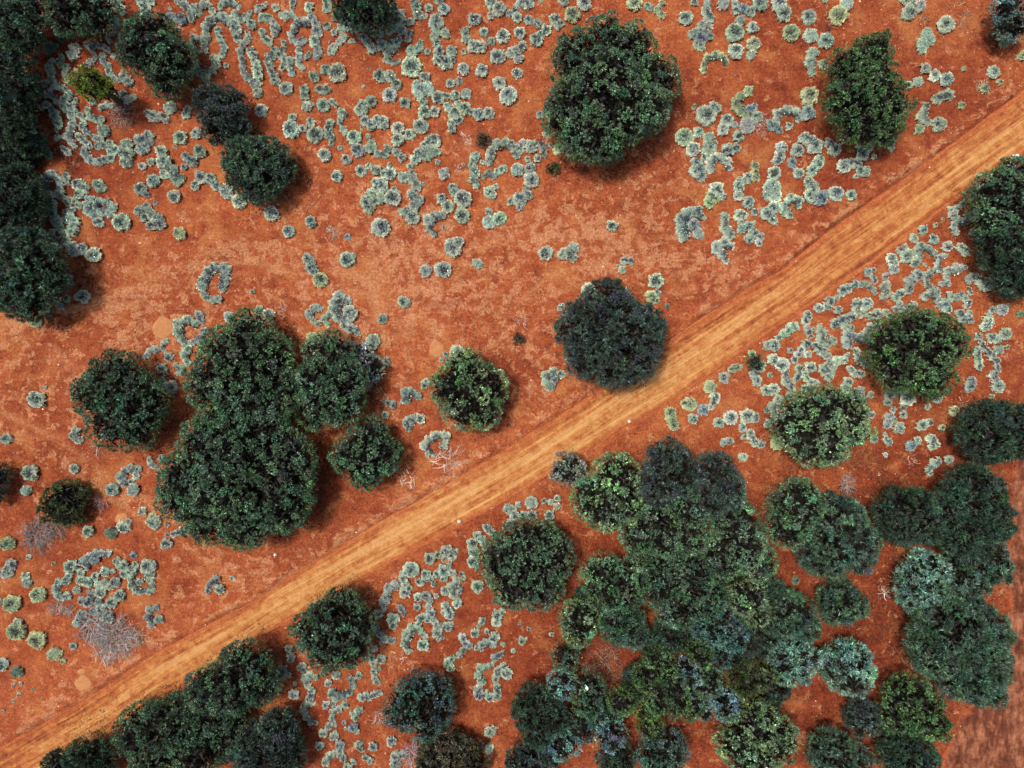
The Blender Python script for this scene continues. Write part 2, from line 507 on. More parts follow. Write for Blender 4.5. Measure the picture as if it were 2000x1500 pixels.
# scraped strip in the lower corner of the clearing
BP = [(1985, 780), (1976, 880), (1970, 950), (1968, 1050), (1962, 1150), (1964, 1260), (1948, 1345), (1872, 1385), (1858, 1440), (1832, 1510), (1820, 1620)]
bl = resample(wl(BP), 120)
wj = 1.8 * (fbm(bl[:, 0], bl[:, 1], .7, 81, 4) - .5)
NB = 30
br_ = np.stack([np.full(120, 62.0), bl[:, 1]], 1)
bt = np.linspace(0, 1, NB) ** 1.6
BV = (bl + np.stack([wj, 0 * wj], 1))[:, None, :] * (1 - bt[None, :, None]) + br_[:, None, :] * bt[None, :, None]
BZ = np.interp(bt, [0, .03, 1], [-.05, .06, .06])[None, :] + .03 * (fbm(BV[..., 0], BV[..., 1], .6, 91, 4) - .5)
q = (np.arange(119)[:, None] * NB + np.arange(NB - 1)[None, :]).ravel()
tris = np.concatenate([np.stack([q, q + 1, q + NB + 1], 1), np.stack([q, q + NB + 1, q + NB], 1)])
path = link('path', mesh_np('path', np.concatenate([BV, BZ[..., None]], -1).reshape(-1, 3), tris, M_BARE, attrs={'rim': np.clip(np.hypot(BV[..., 0] - bl[:, None, 0], BV[..., 1] - bl[:, None, 1]) / 1.1, 0, 1).ravel()}, smooth=True))
tag(path, kind='structure')

# bare round clay pans
for cx, cy, rx, ry in ((319, 640, 18, 22), (854, 682, 15, 16), (238, 1012, 12, 11), (165, 1336, 17, 16), (160, 1312, 9, 6)):
    p = W(cx, cy); n = 40
    th = np.arange(n) * 2 * math.pi / n
    vs, fs = [(p[0], p[1], .075)], []
    for k, (s, z) in enumerate(((.45, .072), (.8, .06), (1.0, .03), (1.08, -.05))):
        j = 1 + .22 * (vnoise(np.cos(th) * 1.3 + cx, np.sin(th) * 1.3 + cy, 1.0, 101) - .5) * 2
        vs += [(p[0] + s * jj_ * rx * M_PER_U * math.cos(a), p[1] + s * jj_ * ry * M_PER_U * math.sin(a), z) for a, jj_ in zip(th, j)]
    for i in range(n): fs.append((0, 1 + i, 1 + (i + 1) % n))
    for k in range(3):
        for i in range(n):
            a, b = 1 + k * n + i, 1 + k * n + (i + 1) % n
            fs += [(a, a + n, b + n), (a, b + n, b)]
    o = link('clay_pan', mesh_np('clay_pan', vs, fs, M_CLAY, smooth=True)); tag(o, kind='structure')

# ------------------------------------------------------------------ trees
PAL = {   # leaf colour, style
    'deep': ((.040, .082, .050), 'clump'), 'green': ((.045, .092, .040), 'clump'), 'mid': ((.055, .105, .062), 'clump'),
    'pale': ((.085, .145, .080), 'clump'), 'blue': ((.037, .058, .053), 'fine'), 'fine': ((.045, .088, .060), 'fine'),
    'teal': ((.105, .200, .165), 'fine'), 'lime': ((.092, .140, .020), 'clump'), 'moss': ((.060, .092, .030), 'clump'), 'olive': ((.048, .066, .028), 'fine'),
    'dark': ((.026, .052, .036), 'fine'), 'silver': ((.17, .235, .235), 'clump'), 'tealblue': ((.080, .150, .150), 'clump'),
    'brown': ((.060, .060, .040), 'fine'), 'grey': ((.12, .15, .135), 'clump'), 'dteal': ((.036, .076, .068), 'clump'),
}
# short name, label, palette, height, lobes (x y r in survey units as seen from above)
TREES = [
 ('lone dark tree by the dead spray', 'dark green bushy tree standing alone amid curling grey shrubs in the upper corner', 'deep', 5.5, [(285,75,50),(322,108,48),(262,100,36),(318,150,34),(300,58,34)]),
 ('wide tree cut by the top frame', 'wide dark green tree among litter, only its lower half showing at the top', 'deep', 5.0, [(130,8,46),(176,14,44),(122,32,28)]),
 ('', 'dim green tree in the dark corner thicket with pale tufts on its crown', 'fine', 5.0, [(22,62,44),(44,18,38),(10,20,40)]),
 ('', 'blackish tree in the corner thicket below the pale tufted one', 'dark', 4.5, [(8,140,46),(30,170,34)]),
 ('', 'blackish thin tree at the edge of the thicket above the round grey bush', 'dark', 4.5, [(6,215,44),(18,250,34)]),
 ('round grey bush by the pale spray', 'small rounded grey green bush beside a spray of bare pale branches', 'fine', 2.6, [(50,268,33),(38,250,24),(66,282,18)]),
 ('', 'low almost black tree between the pale branch spray and the broad dark tree', 'dark', 4.5, [(10,390,60),(30,350,30),(20,440,48)]),
 ('broad dark tree at the shrub edge', 'broad dark tree with blue grey flecks at the end of the curling shrub lines', 'fine', 5.5, [(40,492,50),(58,540,56),(22,560,52),(52,588,34),(75,510,36)]),
 ('bright yellow-green leaning tree', 'slim bright yellow green tree leaning away from its visible bare trunk', 'lime', 6.5, [(158,158,17),(178,150,11),(200,164,14),(182,174,15),(167,170,13),(176,138,7)]),
 ('charcoal twin of the touching pair', 'charcoal green tree with a spray of dead twigs, touching a greener round one', 'blue', 4.0, [(408,195,29),(444,203,33),(424,240,36),(456,252,25)]),
 ('round twin of the touching pair', 'fine leaved round green tree touching its charcoal neighbour', 'fine', 4.2, [(482,312,48),(520,312,42),(502,346,46),(545,330,27),(470,340,32)]),
 ('tree half out at the top', 'dark tree half out of the picture with a fringe of small shrubs below it', 'dark', 4.5, [(690,4,40),(730,14,38),(712,24,26)]),
 ('largest lone tree above the track', 'largest lone tree above the track, deeply billowed dark blue green crown', 'mid', 7.5, [(1190,80,52),(1130,108,54),(1240,92,46),(1282,150,47),(1180,150,66),(1118,190,44),(1212,210,66),(1160,250,54),(1262,208,46),(1128,266,34),(1186,280,30),(1100,225,34)]),
 ('heart-shaped green tree', 'heart shaped green tree with a dark cleft, close to the upper end of the track', 'green', 6.0, [(1706,112,44),(1660,130,40),(1722,158,36),(1668,190,48),(1742,198,42),(1690,232,46),(1732,246,32),(1712,72+16,24)]),
 ('', 'ragged dark tree with a green tuft, cut by the top frame past the track', 'tealblue', 4.0, [(1978,14,32),(1992,48,24),(1966,46,16)]),
 ('tree with the standing person', 'bushy blue green tree at the track edge with a person standing at its top', 'mid', 5.0, [(1962,382,54),(1990,344,38),(1992,420,50),(1950,420,36)]),
 ('blackish feathery tree', 'blackish feathery tree just below the bushy one where the person stands', 'dark', 4.5, [(1968,482,46),(1992,538,40),(1950,470,30),(1985,500,44)]),
 ('charcoal round tree touching the track', 'big round charcoal tree with feathery edge touching the upper side of the track', 'blue', 6.0, [(1195,650,76),(1150,640,57),(1240,650,60),(1190,592,48),(1200,704,52),(1152,692,44),(1246,698,42)]),
 ('green tree ringed by curling shrubs', 'rich green tree ringed by curling shrubs on the lower side of the track', 'green', 5.5, [(1800,682,70),(1760,680,58),(1842,670,52),(1800,640,38),(1822,730,48),(1765,720,43)]),
 ('split-crown green tree', 'bright green rounded tree whose crown is split by a dark seam, below the shrubs', 'pale', 5.5, [(1598,820,62),(1646,820,54),(1558,832,46),(1622,868,42),(1588,870,38),(1622,786,32),(1680,842,24),(1660,790,30)]),
 ('black tree at the side frame', 'blackish tree at the side frame just above the scraped earth strip', 'dark', 5.0, [(1945,845,58),(1985,842,54),(1920,845,34)]),
 ('lone green tree on bare ground', 'rounded lone green tree on bare ground with a pale dead branch at its foot', 'deep', 5.5, [(220,742,54),(185,770,48),(250,790,62),(218,830,48),(278,790,40),(258,842,36)]),
 ('tall tree of the double-bodied pair', 'upper tree of the double bodied dark mass, narrow at its head', 'mid', 6.5, [(482,648,44),(450,700,68),(510,700,54),(410,750,54),(480,770,78),(542,762,48),(440,822,58)]),
 ('great dark lower tree of the pair', 'huge round dark green tree, lower and bigger half of the double bodied mass', 'mid', 7.5, [(400,872,56),(470,880,78),(550,900,56),(368,940,62),(450,960,84),(530,970,68),(400,1010,56),(470,1030,46),(540,920,64),(350,970,46),(556,1002,34),(510,840,50)]),
 ('olive-topped tree with a silver bush', 'green tree with an olive tinted top and a silver blue bush at its flank', 'mid', 5.5, [(640,695,48),(622,750,50),(660,780,48),(612,800,38),(674,740,36)]),
 ('', 'silvery blue bush nestled against the olive topped tree', 'silver', 2.4, [(695,700,30),(718,722,28),(700,738,24),(735,712,12)]),
 ('small fuzzy tree by the great tree', 'small fuzzy dome shaped tree in the gap beside the huge dark one', 'mid', 4.2, [(710,886,54),(682,890,38),(742,890,38),(710,922,34),(722,852,34)]),
 ('pale-edged dome tree', 'domed green tree with a pale yellowish rim, near a round clay pan', 'pale', 4.8, [(915,760,62),(880,756,40),(950,756,40),(905,800,40),(940,800,36),(905,716,34)]),
 ('olive bush with a grey shrub cap', 'low olive brown bush with a pale shrub crescent along its upper edge', 'olive', 2.4, [(122,980,36),(140,968,24),(106,990,28),(128,1002,26)]),
 ('dome tree below the track bend', 'dome shaped green tree on the lower side of the track near small ring shrubs', 'mid', 5.2, [(1020,1100,70),(1072,1092,48),(976,1100,42),(1050,1142,52),(1000,1152,38),(1030,1060,42),(1062,1052,28)]),
 ('tree touching the track low down', 'dark green tree with feathery top touching the lower side of the track', 'deep', 5.2, [(650,1230,64),(610,1240,44),(690,1222,40),(640,1280,36),(682,1270,36),(668,1182,32)]),
 ('teal-black tree with a flat top', 'teal black dome tree with a straight sloping upper edge, among low curls', 'dteal', 4.5, [(815,1378,52),(785,1390,38),(846,1388,38),(830,1420,30),(850,1355,30)]),
 ('big tree in the lower track corner', 'upper and greenest tree of the lower corner thicket under the track', 'deep', 6.0, [(470,1312,50),(440,1350,54),(500,1342,38),(400,1352,42),(410,1400,40)]),
 ('', 'dark tree with a ragged edge nearest the track in the lower corner thicket', 'deep', 5.0, [(272,1432,50),(310,1422,44),(352,1420,56),(300,1480,48),(380,1470,52),(436,1440,44)]),
 ('dull tree flanking the lower thicket', 'dull grey green tree with bare twigs at the shrub side of the lower thicket', 'blue', 4.5, [(500,1470,50),(540,1432,38),(540,1480,48)]),
 ('', 'shadowy tree at the bottom frame beside the lower end of the track', 'dark', 4.0, [(170,1490,44),(112,1502,30)]),
 ('small grey-white tree', 'small grey white tree with frosted leaves at the grove corner by the track', 'grey', 3.0, [(1110,916,29),(1126,930,20),(1096,925,19)]),
 ('tufted tree on the grove edge', 'tufted light green tree on the grove edge beside the small frosted one', 'pale', 4.8, [(1206,938,48),(1165,982,46),(1216,985,38),(1188,1008,32),(1150,960,26)]),
 ('', 'charcoal feathery tree at the head of the grove facing the track', 'blue', 5.0, [(1310,912,48),(1290,950,44),(1342,938,38)]),
 ('charcoal tree on the grove shoulder', 'second charcoal feathery tree on the shrub side of the grove head', 'blue', 5.0, [(1400,930,42),(1422,962,34),(1392,976,38)]),
 ('', 'broad green tree in the grove just below the charcoal pair', 'mid', 5.2, [(1280,1032,54),(1332,1002,52),(1250,1050,34),(1346,1046,38),(1300,1064,25)]),
 ('', 'green tree in the grove leaning against the broad one, facing the open soil', 'mid', 5.0, [(1440,1022,44),(1450,1070,48),(1482,1100,38),(1420,1086,42)]),
 ('', 'little round green tree wedged between two broad crowns of the grove', 'mid', 3.8, [(1335,1086,29)]),
 ('two-toned tree of the grove', 'two toned tree, bright clumps on one flank and dark spikes on the other', 'mid', 5.5, [(1560,990,50),(1545,1030,40),(1572,970,30)]),
 ('', 'dark spiky crown joined to the bright flank of the two toned tree', 'fine', 5.2, [(1640,1030,58),(1672,1060,44),(1620,1082,48),(1682,1090,28)]),
 ('', 'dark rounded tree linking the grove to the black mass by the scraped strip', 'dark', 5.0, [(1780,1010,56),(1752,1000,36),(1812,1020,40)]),
 ('black tree along the scraped strip', 'black tree top along the scraped earth strip with teal leaves low down', 'dark', 6.0, [(1910,970,58),(1940,1012,44),(1890,1040,48),(1862,1010,40)]),
 ('', 'teal flecked crown low on the black tree mass by the scraped strip', 'fine', 5.5, [(1926,1085,44),(1900,1120,46),(1945,1110,32)]),
 ('', 'silver teal tree with drooping strands beside star shaped dead branches', 'teal', 4.5, [(1806,1150,46),(1830,1172,34),(1815,1125,42)]),
 ('', 'big dark tree with many pale flecks alongside the scraped earth strip', 'fine', 6.5, [(1880,1240,78),(1842,1272,54),(1930,1242,48),(1900,1312,62),(1944,1300,38),(1930,1346,34),(1852,1220,48)]),
 ('', 'rounded green tree at the corner of the scraped earth near the bottom', 'green', 4.8, [(1780,1372,46),(1810,1400,46),(1762,1400,34),(1830,1420,28)]),
 ('', 'small charcoal tree next to the rounded green one at the scraped corner', 'blue', 3.2, [(1690,1406,33)]),
 ('', 'small spiky dark dome tree alone on red soil above the teal pair', 'fine', 3.5, [(1645,1182,41),(1672,1186,24)]),
 ('', 'dim green tree crown between the spiky dome and the inner grove', 'fine', 4.2, [(1552,1205,40),(1576,1226,28),(1522,1220,24)]),
 ('', 'teal frosted tree, smaller of the two teal ones on red soil', 'teal', 4.0, [(1550,1302,40),(1580,1290,24),(1560,1270,24)]),
 ('', 'teal frosted tree, larger one standing alone on red soil', 'teal', 4.2, [(1660,1306,48),(1672,1326,32)]),
 ('', 'fresh green crown at the sunny shoulder of the inner grove', 'pale', 4.8, [(1465,1172,34),(1480,1200,26),(1450,1148,24)]),
 ('', 'wide green crown of the grove under the wedged little tree', 'mid', 5.2, [(1180,1132,44),(1230,1140,44),(1210,1160,38)]),
 ('round tree at the grove foot', 'round green tree with a yellow rim at the grove foot facing bare soil', 'pale', 4.2, [(1133,1216,37),(1130,1238,27)]),
 ('', 'spiky dark green tree next to the yellow rimmed round one', 'fine', 4.2, [(1215,1220,42),(1240,1240,25)]),
 ('', 'large central crown of the grove with deep dark gaps', 'deep', 5.5, [(1300,1140,52),(1350,1130,48),(1330,1182,48),(1380,1172,38)]),
 ('', 'dark teal crown beyond the large central one in the grove', 'dteal', 5.0, [(1400,1222,44),(1430,1242,30)]),
 ('', 'small dull green tree above a blue one at the open side of the grove', 'deep', 3.4, [(1105,1286,26)]),
 ('', 'small blue grey tree between the dull green one and the dark mass', 'tealblue', 3.4, [(1098,1340,27)]),
 ('', 'green tree with a white bird perched on its crown', 'deep', 4.2, [(1150,1350,32),(1148,1378,27)]),
 ('', 'little round green tree beside the one that carries the white bird', 'green', 3.6, [(1218,1372,27)]),
 ('', 'many tufted bright green tree spreading in the middle of the lower grove', 'green', 5.0, [(1290,1300,29),(1270,1330,29),(1310,1342,34),(1320,1372,28),(1345,1380,28),(1290,1370,28)]),
 ('', 'pale blue tufted tree pressed against the many tufted bright one', 'tealblue', 4.4, [(1345,1320,26),(1352,1345,15)]),
 ('', 'dark green crown between two pale blue tufted ones', 'deep', 4.2, [(1385,1336,27)]),
 ('', 'pale blue tufted tree at the edge of the lower red gap', 'tealblue', 4.2, [(1420,1380,29),(1376,1390,17)]),
 ('', 'small green crown of three tufts above the pale blue one', 'green', 4.2, [(1370,1282,21),(1346,1270,14),(1380,1300,14)]),
 ('', 'dull small crown next to the three tufted green one', 'dteal', 4.0, [(1412,1290,20)]),
 ('', 'yellowish green tree reaching down into the lower red gap', 'moss', 3.6, [(1266,1390,22),(1270,1420,24)]),
 ('', 'black green dome tree at the open bottom side of the grove', 'dark', 4.5, [(1045,1390,42),(1076,1410,34),(1050,1430,29)]),
 ('', 'blue tufted tree leaning on the black green dome near the bottom', 'tealblue', 4.0, [(1100,1455,31),(1088,1425,16)]),
 ('', 'small dark crown between the blue tufted tree and its blue neighbour', 'dteal', 4.0, [(1136,1425,27)]),
 ('', 'compact pale blue tree standing apart near the bottom of the grove', 'tealblue', 3.8, [(1195,1440,29),(1170,1420,15)]),
 ('', 'dark blue green tree cut by the bottom frame under the black dome', 'blue', 4.0, [(1050,1490,40),(1015,1490,24)]),
 ('', 'dark tree at the bottom frame beside the lower red gap', 'dteal', 4.2, [(1300,1474,44),(1275,1490,30)]),
 ('', 'large pale tufted green tree at the bottom frame beyond the red gap', 'pale', 5.2, [(1480,1422,44),(1450,1460,44),(1520,1450,43),(1482,1490,42)]),
 ('', 'dark flecked tree half cut by the bottom frame beyond the pale tufted one', 'fine', 4.2, [(1630,1480,44),(1670,1492,34)]),
 ('', 'black tree cut by the bottom frame next to the scraped earth', 'dark', 4.2, [(1770,1472,48),(1800,1492,38)]),
 ('', 'yellow green crown overhanging the red gap beside the teal tree', 'moss', 4.0, [(1470,1382,23),(1455,1395,14)]),
 ('', 'dull olive crown between the pale blue tufts and the small teal tree', 'olive', 4.2, [(1455,1330,29),(1490,1322,24)]),
 ('', 'shadowed low crown at the neck between the tufted edge tree and the charcoal head', 'dark', 2.6, [(1262,985,26),(1256,1010,18)]),
 ('', 'shadowed low crown under the broad green tree where the wedged little one begins', 'dark', 2.6, [(1262,1090,28),(1290,1094,20)]),
 ('', 'shadowed crown between the wedged little tree and the tree facing open soil', 'dark', 2.6, [(1392,1108,30),(1400,1140,26)]),
 ('', 'dim crown joining the fresh green shoulder to the dark teal crown', 'dteal', 3.2, [(1440,1180,28),(1436,1210,24)]),
 ('', 'blackish crown below the dark teal one in the heart of the lower grove', 'dark', 2.6, [(1440,1278,30),(1462,1255,26),(1410,1258,20)]),
 ('', 'blackish low crown under the large central one of the grove', 'dark', 2.6, [(1310,1240,34),(1345,1240,28),(1275,1262,24)]),
 ('', 'dim crown between the small teal tree and the dim green crown', 'dark', 2.6, [(1505,1260,28),(1490,1230,24)]),
 ('', 'shadowed crown filling the gap above the yellow rimmed round tree', 'dark', 2.6, [(1150,1176,26),(1180,1185,24)]),
 ('', 'blackish crown between the bird tree and the compact pale blue tree', 'dark', 2.6, [(1180,1400,26),(1172,1385,18)]),
 ('', 'shadowed crown between the little round green tree and the bright many tufted one', 'dark', 2.6, [(1246,1345,24),(1240,1322,20)]),
 ('', 'dim bluish crown on the dark mass beside the big flecked tree', 'dteal', 3.2, [(1862,1160,34),(1880,1185,30)]),
 ('', 'black crown under the fresh shoulder where the grove meets the dim green crown', 'dark', 2.6, [(1510,1160,26),(1492,1140,24)]),
 ('', 'blackish crown beyond the dull olive one in the lower grove', 'dark', 2.6, [(1520,1345,26),(1500,1370,24)]),
 ('', 'blackish crown low in the corner thicket beside the round grey bush', 'dark', 2.6, [(14,300,36),(6,335,34)]),
 ('brown bush at the bottom frame', 'dark brownish bush at the bottom frame beside grey dead branches', 'brown', 3.0, [(870,1485,52),(912,1492,38),(845,1495,30)]),
 ('', 'black green bush at the bottom frame inside the grove', 'dark', 3.6, [(1205,1490,34)]),
 ('tiny dark green bush', 'tiny dark green bush alone on open soil under the largest lone tree', 'olive', .8, [(1080,328,11)]),
 ('dark bush among the lower curls', 'little dark green bush where the curling shrubs meet the track', 'deep', 1.2, [(1475,706,15),(1480,716,10)]),
 ('tiny brown bush', 'tiny brown green bush near the grey ring of shrubs on open soil', 'brown', .7, [(945,273,13)]),
 ('tiny grey-green bush', 'tiny grey green tuft on open soil near scattered pale twigs', 'brown', .6, [(1012,661,10)]),
 ('', 'faint dark bush at the side frame beside the track of old wheel marks', 'dark', 2.5, [(-12,930,24),(-20,960,22)]),
]

LANDMARKS = []      # (short, lobes) used when shrubs are described
CROWNS = []
LITTER_SPOTS = []
TWIG_SHADE = np.array([.012, .011, .008])  # near-black twig colour with the shade inside a crown painted in


def fib_dirs(n, r):
    i = np.arange(n) + .5
    ph = np.arccos(1 - 2 * i / n); th = math.pi * (1 + 5 ** .5) * i + r.random() * 6.28
    return np.stack([np.cos(th) * np.sin(ph), np.sin(th) * np.sin(ph), np.cos(ph)], 1)


def blob(soup, c, rx, rz, col, r, n=40):
    """A rough lump, in crowns a core of shade-dark twigs: an irregular ball, 10 x 6 faces."""
    a, b = 10, 5
    vs = [c + np.array([0, 0, rz])]
    for k in range(1, b):
        ph = math.pi * k / b
        for j in range(a):
            th = 2 * math.pi * (j + .5 * (k & 1)) / a; q = r.uniform(.8, 1.1)
            vs.append(c + q * np.array([rx * math.sin(ph) * math.cos(th), rx * math.sin(ph) * math.sin(th), rz * math.cos(ph)]))
    vs.append(c - np.array([0, 0, rz])); fs = []
    for j in range(a):
        fs.append((0, 1 + j, 1 + (j + 1) % a)); e = len(vs) - 1; o = 1 + (b - 2) * a
        fs.append((e, o + (j + 1) % a, o + j))
        for k in range(b - 2):
            p, q = 1 + k * a + j, 1 + k * a + (j + 1) % a
            fs += [(p, p + a, q + a), (p, q + a, q)]
    soup.add(vs, fs, col)


def build_tree(short, label, pal, H, lobes, idx):
    r = np.random.default_rng(1000 + idx)
    col, style = PAL[pal]; col = np.array(col) * (1.32 if style == 'clump' else 1.12)
    A = np.array(lobes, float)
    wsum = (A[:, 2] ** 2).sum()
    # crown extents and lobe ellipsoids in metres
    cxy = (A[:, :2] * A[:, 2:] ** 2).sum(0) / wsum
    R = np.max(np.hypot(*(A[:, :2] - cxy).T) + A[:, 2]) * M_PER_U
    E = []
    for x, y, rr in lobes:
        d = math.hypot(x - cxy[0], y - cxy[1]) * M_PER_U
        top = H * (1 - .58 * (d / max(R, .1)) ** 2)
        rw = rr * M_PER_U * 1.045
        rv = min(max(.85 * rw, .30 * H), .49 * top)
        zc = top - rv
        p = W(x, y, zc + .35 * rv)
        E.append((p[0], p[1], zc, rw * (CAM_H - zc) / CAM_H, rv))
    E = np.array(E)
    base = np.array([E[:, 0].mean(), E[:, 1].mean(), 0.0])
    kc = min(1.0, .55 + .18 * R)                           # smaller plants have smaller clumps
    small = H < 1.5
    if small: kc = .42
    cr = (.78 if style == 'clump' else .60) * kc
    space = cr * (1.04 if style == 'clump' else 1.08)
    C, NRM = [], []
    for i, (ex, ey, ez, er, ev) in enumerate(E):
        n = int(4 * math.pi * (er * .5 + ev * .5) ** 2 / space ** 2 * 5) + 20
        d = r.normal(size=(n, 3)); d /= np.linalg.norm(d, axis=1, keepdims=True)
        d = d[d[:, 2] > -.35]
        k = r.uniform(.78, 1.0, (len(d), 1))
        p = np.array([ex, ey, ez]) + d * np.array([er - cr * .42, er - cr * .42, ev - cr * .3]).clip(.05) * k
        ok = p[:, 2] > .22 * min(1, H)
        for j, (fx, fy, fz, fr, fv) in enumerate(E):
            if j != i:
                ok &= (((p[:, 0] - fx) / (fr * .86)) ** 2 + ((p[:, 1] - fy) / (fr * .86)) ** 2 + ((p[:, 2] - fz) / (fv * .86)) ** 2) > 1
        nn = d / np.array([er, er, ev]); nn /= np.linalg.norm(nn, axis=1, keepdims=True)
        C.append(p[ok]); NRM.append(nn[ok])
    C, NRM = np.concatenate(C), np.concatenate(NRM)
    keep = []
    for i in range(len(C)):                                # thin out to one clump per spacing
        if all(np.dot(C[i] - C[j], C[i] - C[j]) > space * space for j in keep): keep.append(i)
    C, NRM = C[keep], NRM[keep]
    keepr = r.random(len(C)) > (.03 if style == 'clump' else .03)   # a few clumps are missing: gaps
    C, NRM = C[keepr], NRM[keepr]
    S = Soup()
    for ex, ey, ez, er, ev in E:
        blob(S, np.array([ex, ey, ez]), er * .42, ev * .45, TWIG_SHADE, r)
    n = len(C)
    ctint = np.exp(r.normal(0, .24, (n, 1))) * col * (1 + r.normal(0, .10, (n, 3)))
    csz = cr * r.uniform(.62, .90, n)
    # rosettes over each clump, leaves over each rosette
    nr = 22 if style == 'clump' else 17
    nl = 12 if style == 'clump' else 12
    if small: nr, nl = 8, 9
    v = NRM[:, None, :] * .75 + np.array([0, 0, .35]) + r.normal(0, .62, (n, nr, 3))
    v /= np.linalg.norm(v, axis=2, keepdims=True)
    rc = C[:, None, :] + v * (csz[:, None, None] * r.uniform(.78, 1.0, (n, nr, 1)))
    rt = ctint[:, None, :] * np.exp(r.normal(0, .32, (n, nr, 1)))
    rc, v, rt = rc.reshape(-1, 3), v.reshape(-1, 3), rt.reshape(-1, 3)
    m = len(rc)
    ld = v[:, None, :] * .75 + np.array([0, 0, .15]) + r.normal(0, .75 if style == 'clump' else .6, (m, nl, 3))
    ld /= np.linalg.norm(ld, axis=2, keepdims=True)
    if style == 'clump':
        lp, L, w = rc[:, None, :] + ld * .05 * kc, r.uniform(.11, .20, (m, nl)) * (.5 + .5 * kc), r.uniform(.06, .10, (m, nl)) * (.5 + .5 * kc)
    else:
        lp, L, w = rc[:, None, :] + ld * .03 * kc, r.uniform(.20, .36, (m, nl)) * (.5 + .5 * kc), r.uniform(.05, .085, (m, nl)) * (.5 + .5 * kc)
    lt = rt[:, None, :] * np.exp(r.normal(0, .45, (m, nl, 1)))
    lt = lt * (1 + np.array([.25, .12, -.1]) * (r.random((m, nl, 1)) < .12))
    lt = lt * (1 + np.array([1.0, .85, .95]) * (r.random((m, nl, 1)) < .10))
    S.leaves(lp.reshape(-1, 3), ld.reshape(-1, 3), L.ravel(), w.ravel(), lt.reshape(-1, 3), r)
    # dead inner twigs closing gaps between leaf tufts, crown shade put into their colour
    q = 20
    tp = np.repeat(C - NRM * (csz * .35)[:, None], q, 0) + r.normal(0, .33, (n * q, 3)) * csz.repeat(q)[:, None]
    S.leaves(tp, r.normal(size=(n * q, 3)), r.uniform(.25, .5, n * q) * kc, r.uniform(.10, .22, n * q) * kc, TWIG_SHADE * np.exp(r.normal(0, .4, (n * q, 1))), r)
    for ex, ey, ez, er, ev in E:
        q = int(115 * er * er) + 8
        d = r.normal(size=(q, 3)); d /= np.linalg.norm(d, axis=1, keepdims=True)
        S.leaves(np.array([ex, ey, ez]) + d * [er, er, ev] * r.uniform(.35, .78, (q, 1)), r.normal(size=(q, 3)), r.uniform(.4, .7, q) * kc, r.uniform(.18, .34, q) * kc, TWIG_SHADE * np.exp(r.normal(0, .4, (q, 1))), r)
    # thin feathery fringe, a little yellower, low round the rim
    nf = int(150 * R * R) if not small else 20
    th = r.random(nf) * 6.283; e = E[r.integers(len(E), size=nf)]
    fp = np.stack([e[:, 0] + np.cos(th) * e[:, 3] * r.uniform(.88, 1.06, nf), e[:, 1] + np.sin(th) * e[:, 3] * r.uniform(.88, 1.06, nf), e[:, 2] + e[:, 4] * r.uniform(-.5, .25, nf)], 1)
    fd = np.stack([np.cos(th), np.sin(th), .5 + 0 * th], 1) + r.normal(0, .6, (nf, 3))
    S.leaves(fp, fd, r.uniform(.2, .38, nf) * (.5 + .5 * kc), r.uniform(.035, .06, nf), col * np.array([1.5, 1.25, .9]) * np.exp(r.normal(0, .3, (nf, 1))), r)
    loc = Vector(base)
    name = 'bush' if (H <= 3.0 and 'crown' not in label) else 'bushy_tree'
    root = bpy.data.objects.new(name, None); COL.objects.link(root); root.location = loc
    tag(root, label, 'bush' if name == 'bush' else 'tree', 'bushes between the trees' if name == 'bush' else 'trees scattered over the red plain')
    S.v = [q - base.astype(np.float32) for q in S.v]
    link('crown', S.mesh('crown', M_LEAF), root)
    T = Soup(); bc = np.array([.10, .075, .055])
    tr = .05 + .026 * H
    fork = np.array([r.normal(0, .1), r.normal(0, .1), .28 * H])
    if short.startswith('bright yellow'): fork = np.array([0, 0, .5 * H])
    T.tube([np.zeros(3) - [0, 0, .05], fork * .5 + [.03, 0, 0], fork], [tr * 1.35, tr, tr * .85], bc, 7)
    T.mesh_name = 'trunk'
    link('trunk', T.mesh('trunk', M_BARK, True), root)
    for ex, ey, ez, er, ev in E:
        Lm = Soup(); tip = np.array([ex, ey, ez]) - base
        Lm.tube([fork, fork * .5 + tip * .5 + [0, 0, -.1 * H * .5], tip], [tr * .7, tr * .45, tr * .2], bc, 5)
        link('limb', Lm.mesh('limb', M_BARK, True), root)
    CROWNS.append(E)
    if short: LANDMARKS.append((short, A))
    LITTER_SPOTS.append((E, H, R))
    return len(C)


for i, (sh, lb, pl, hh, lo) in enumerate(TREES):
    build_tree(sh, lb, pl, hh, lo, i)

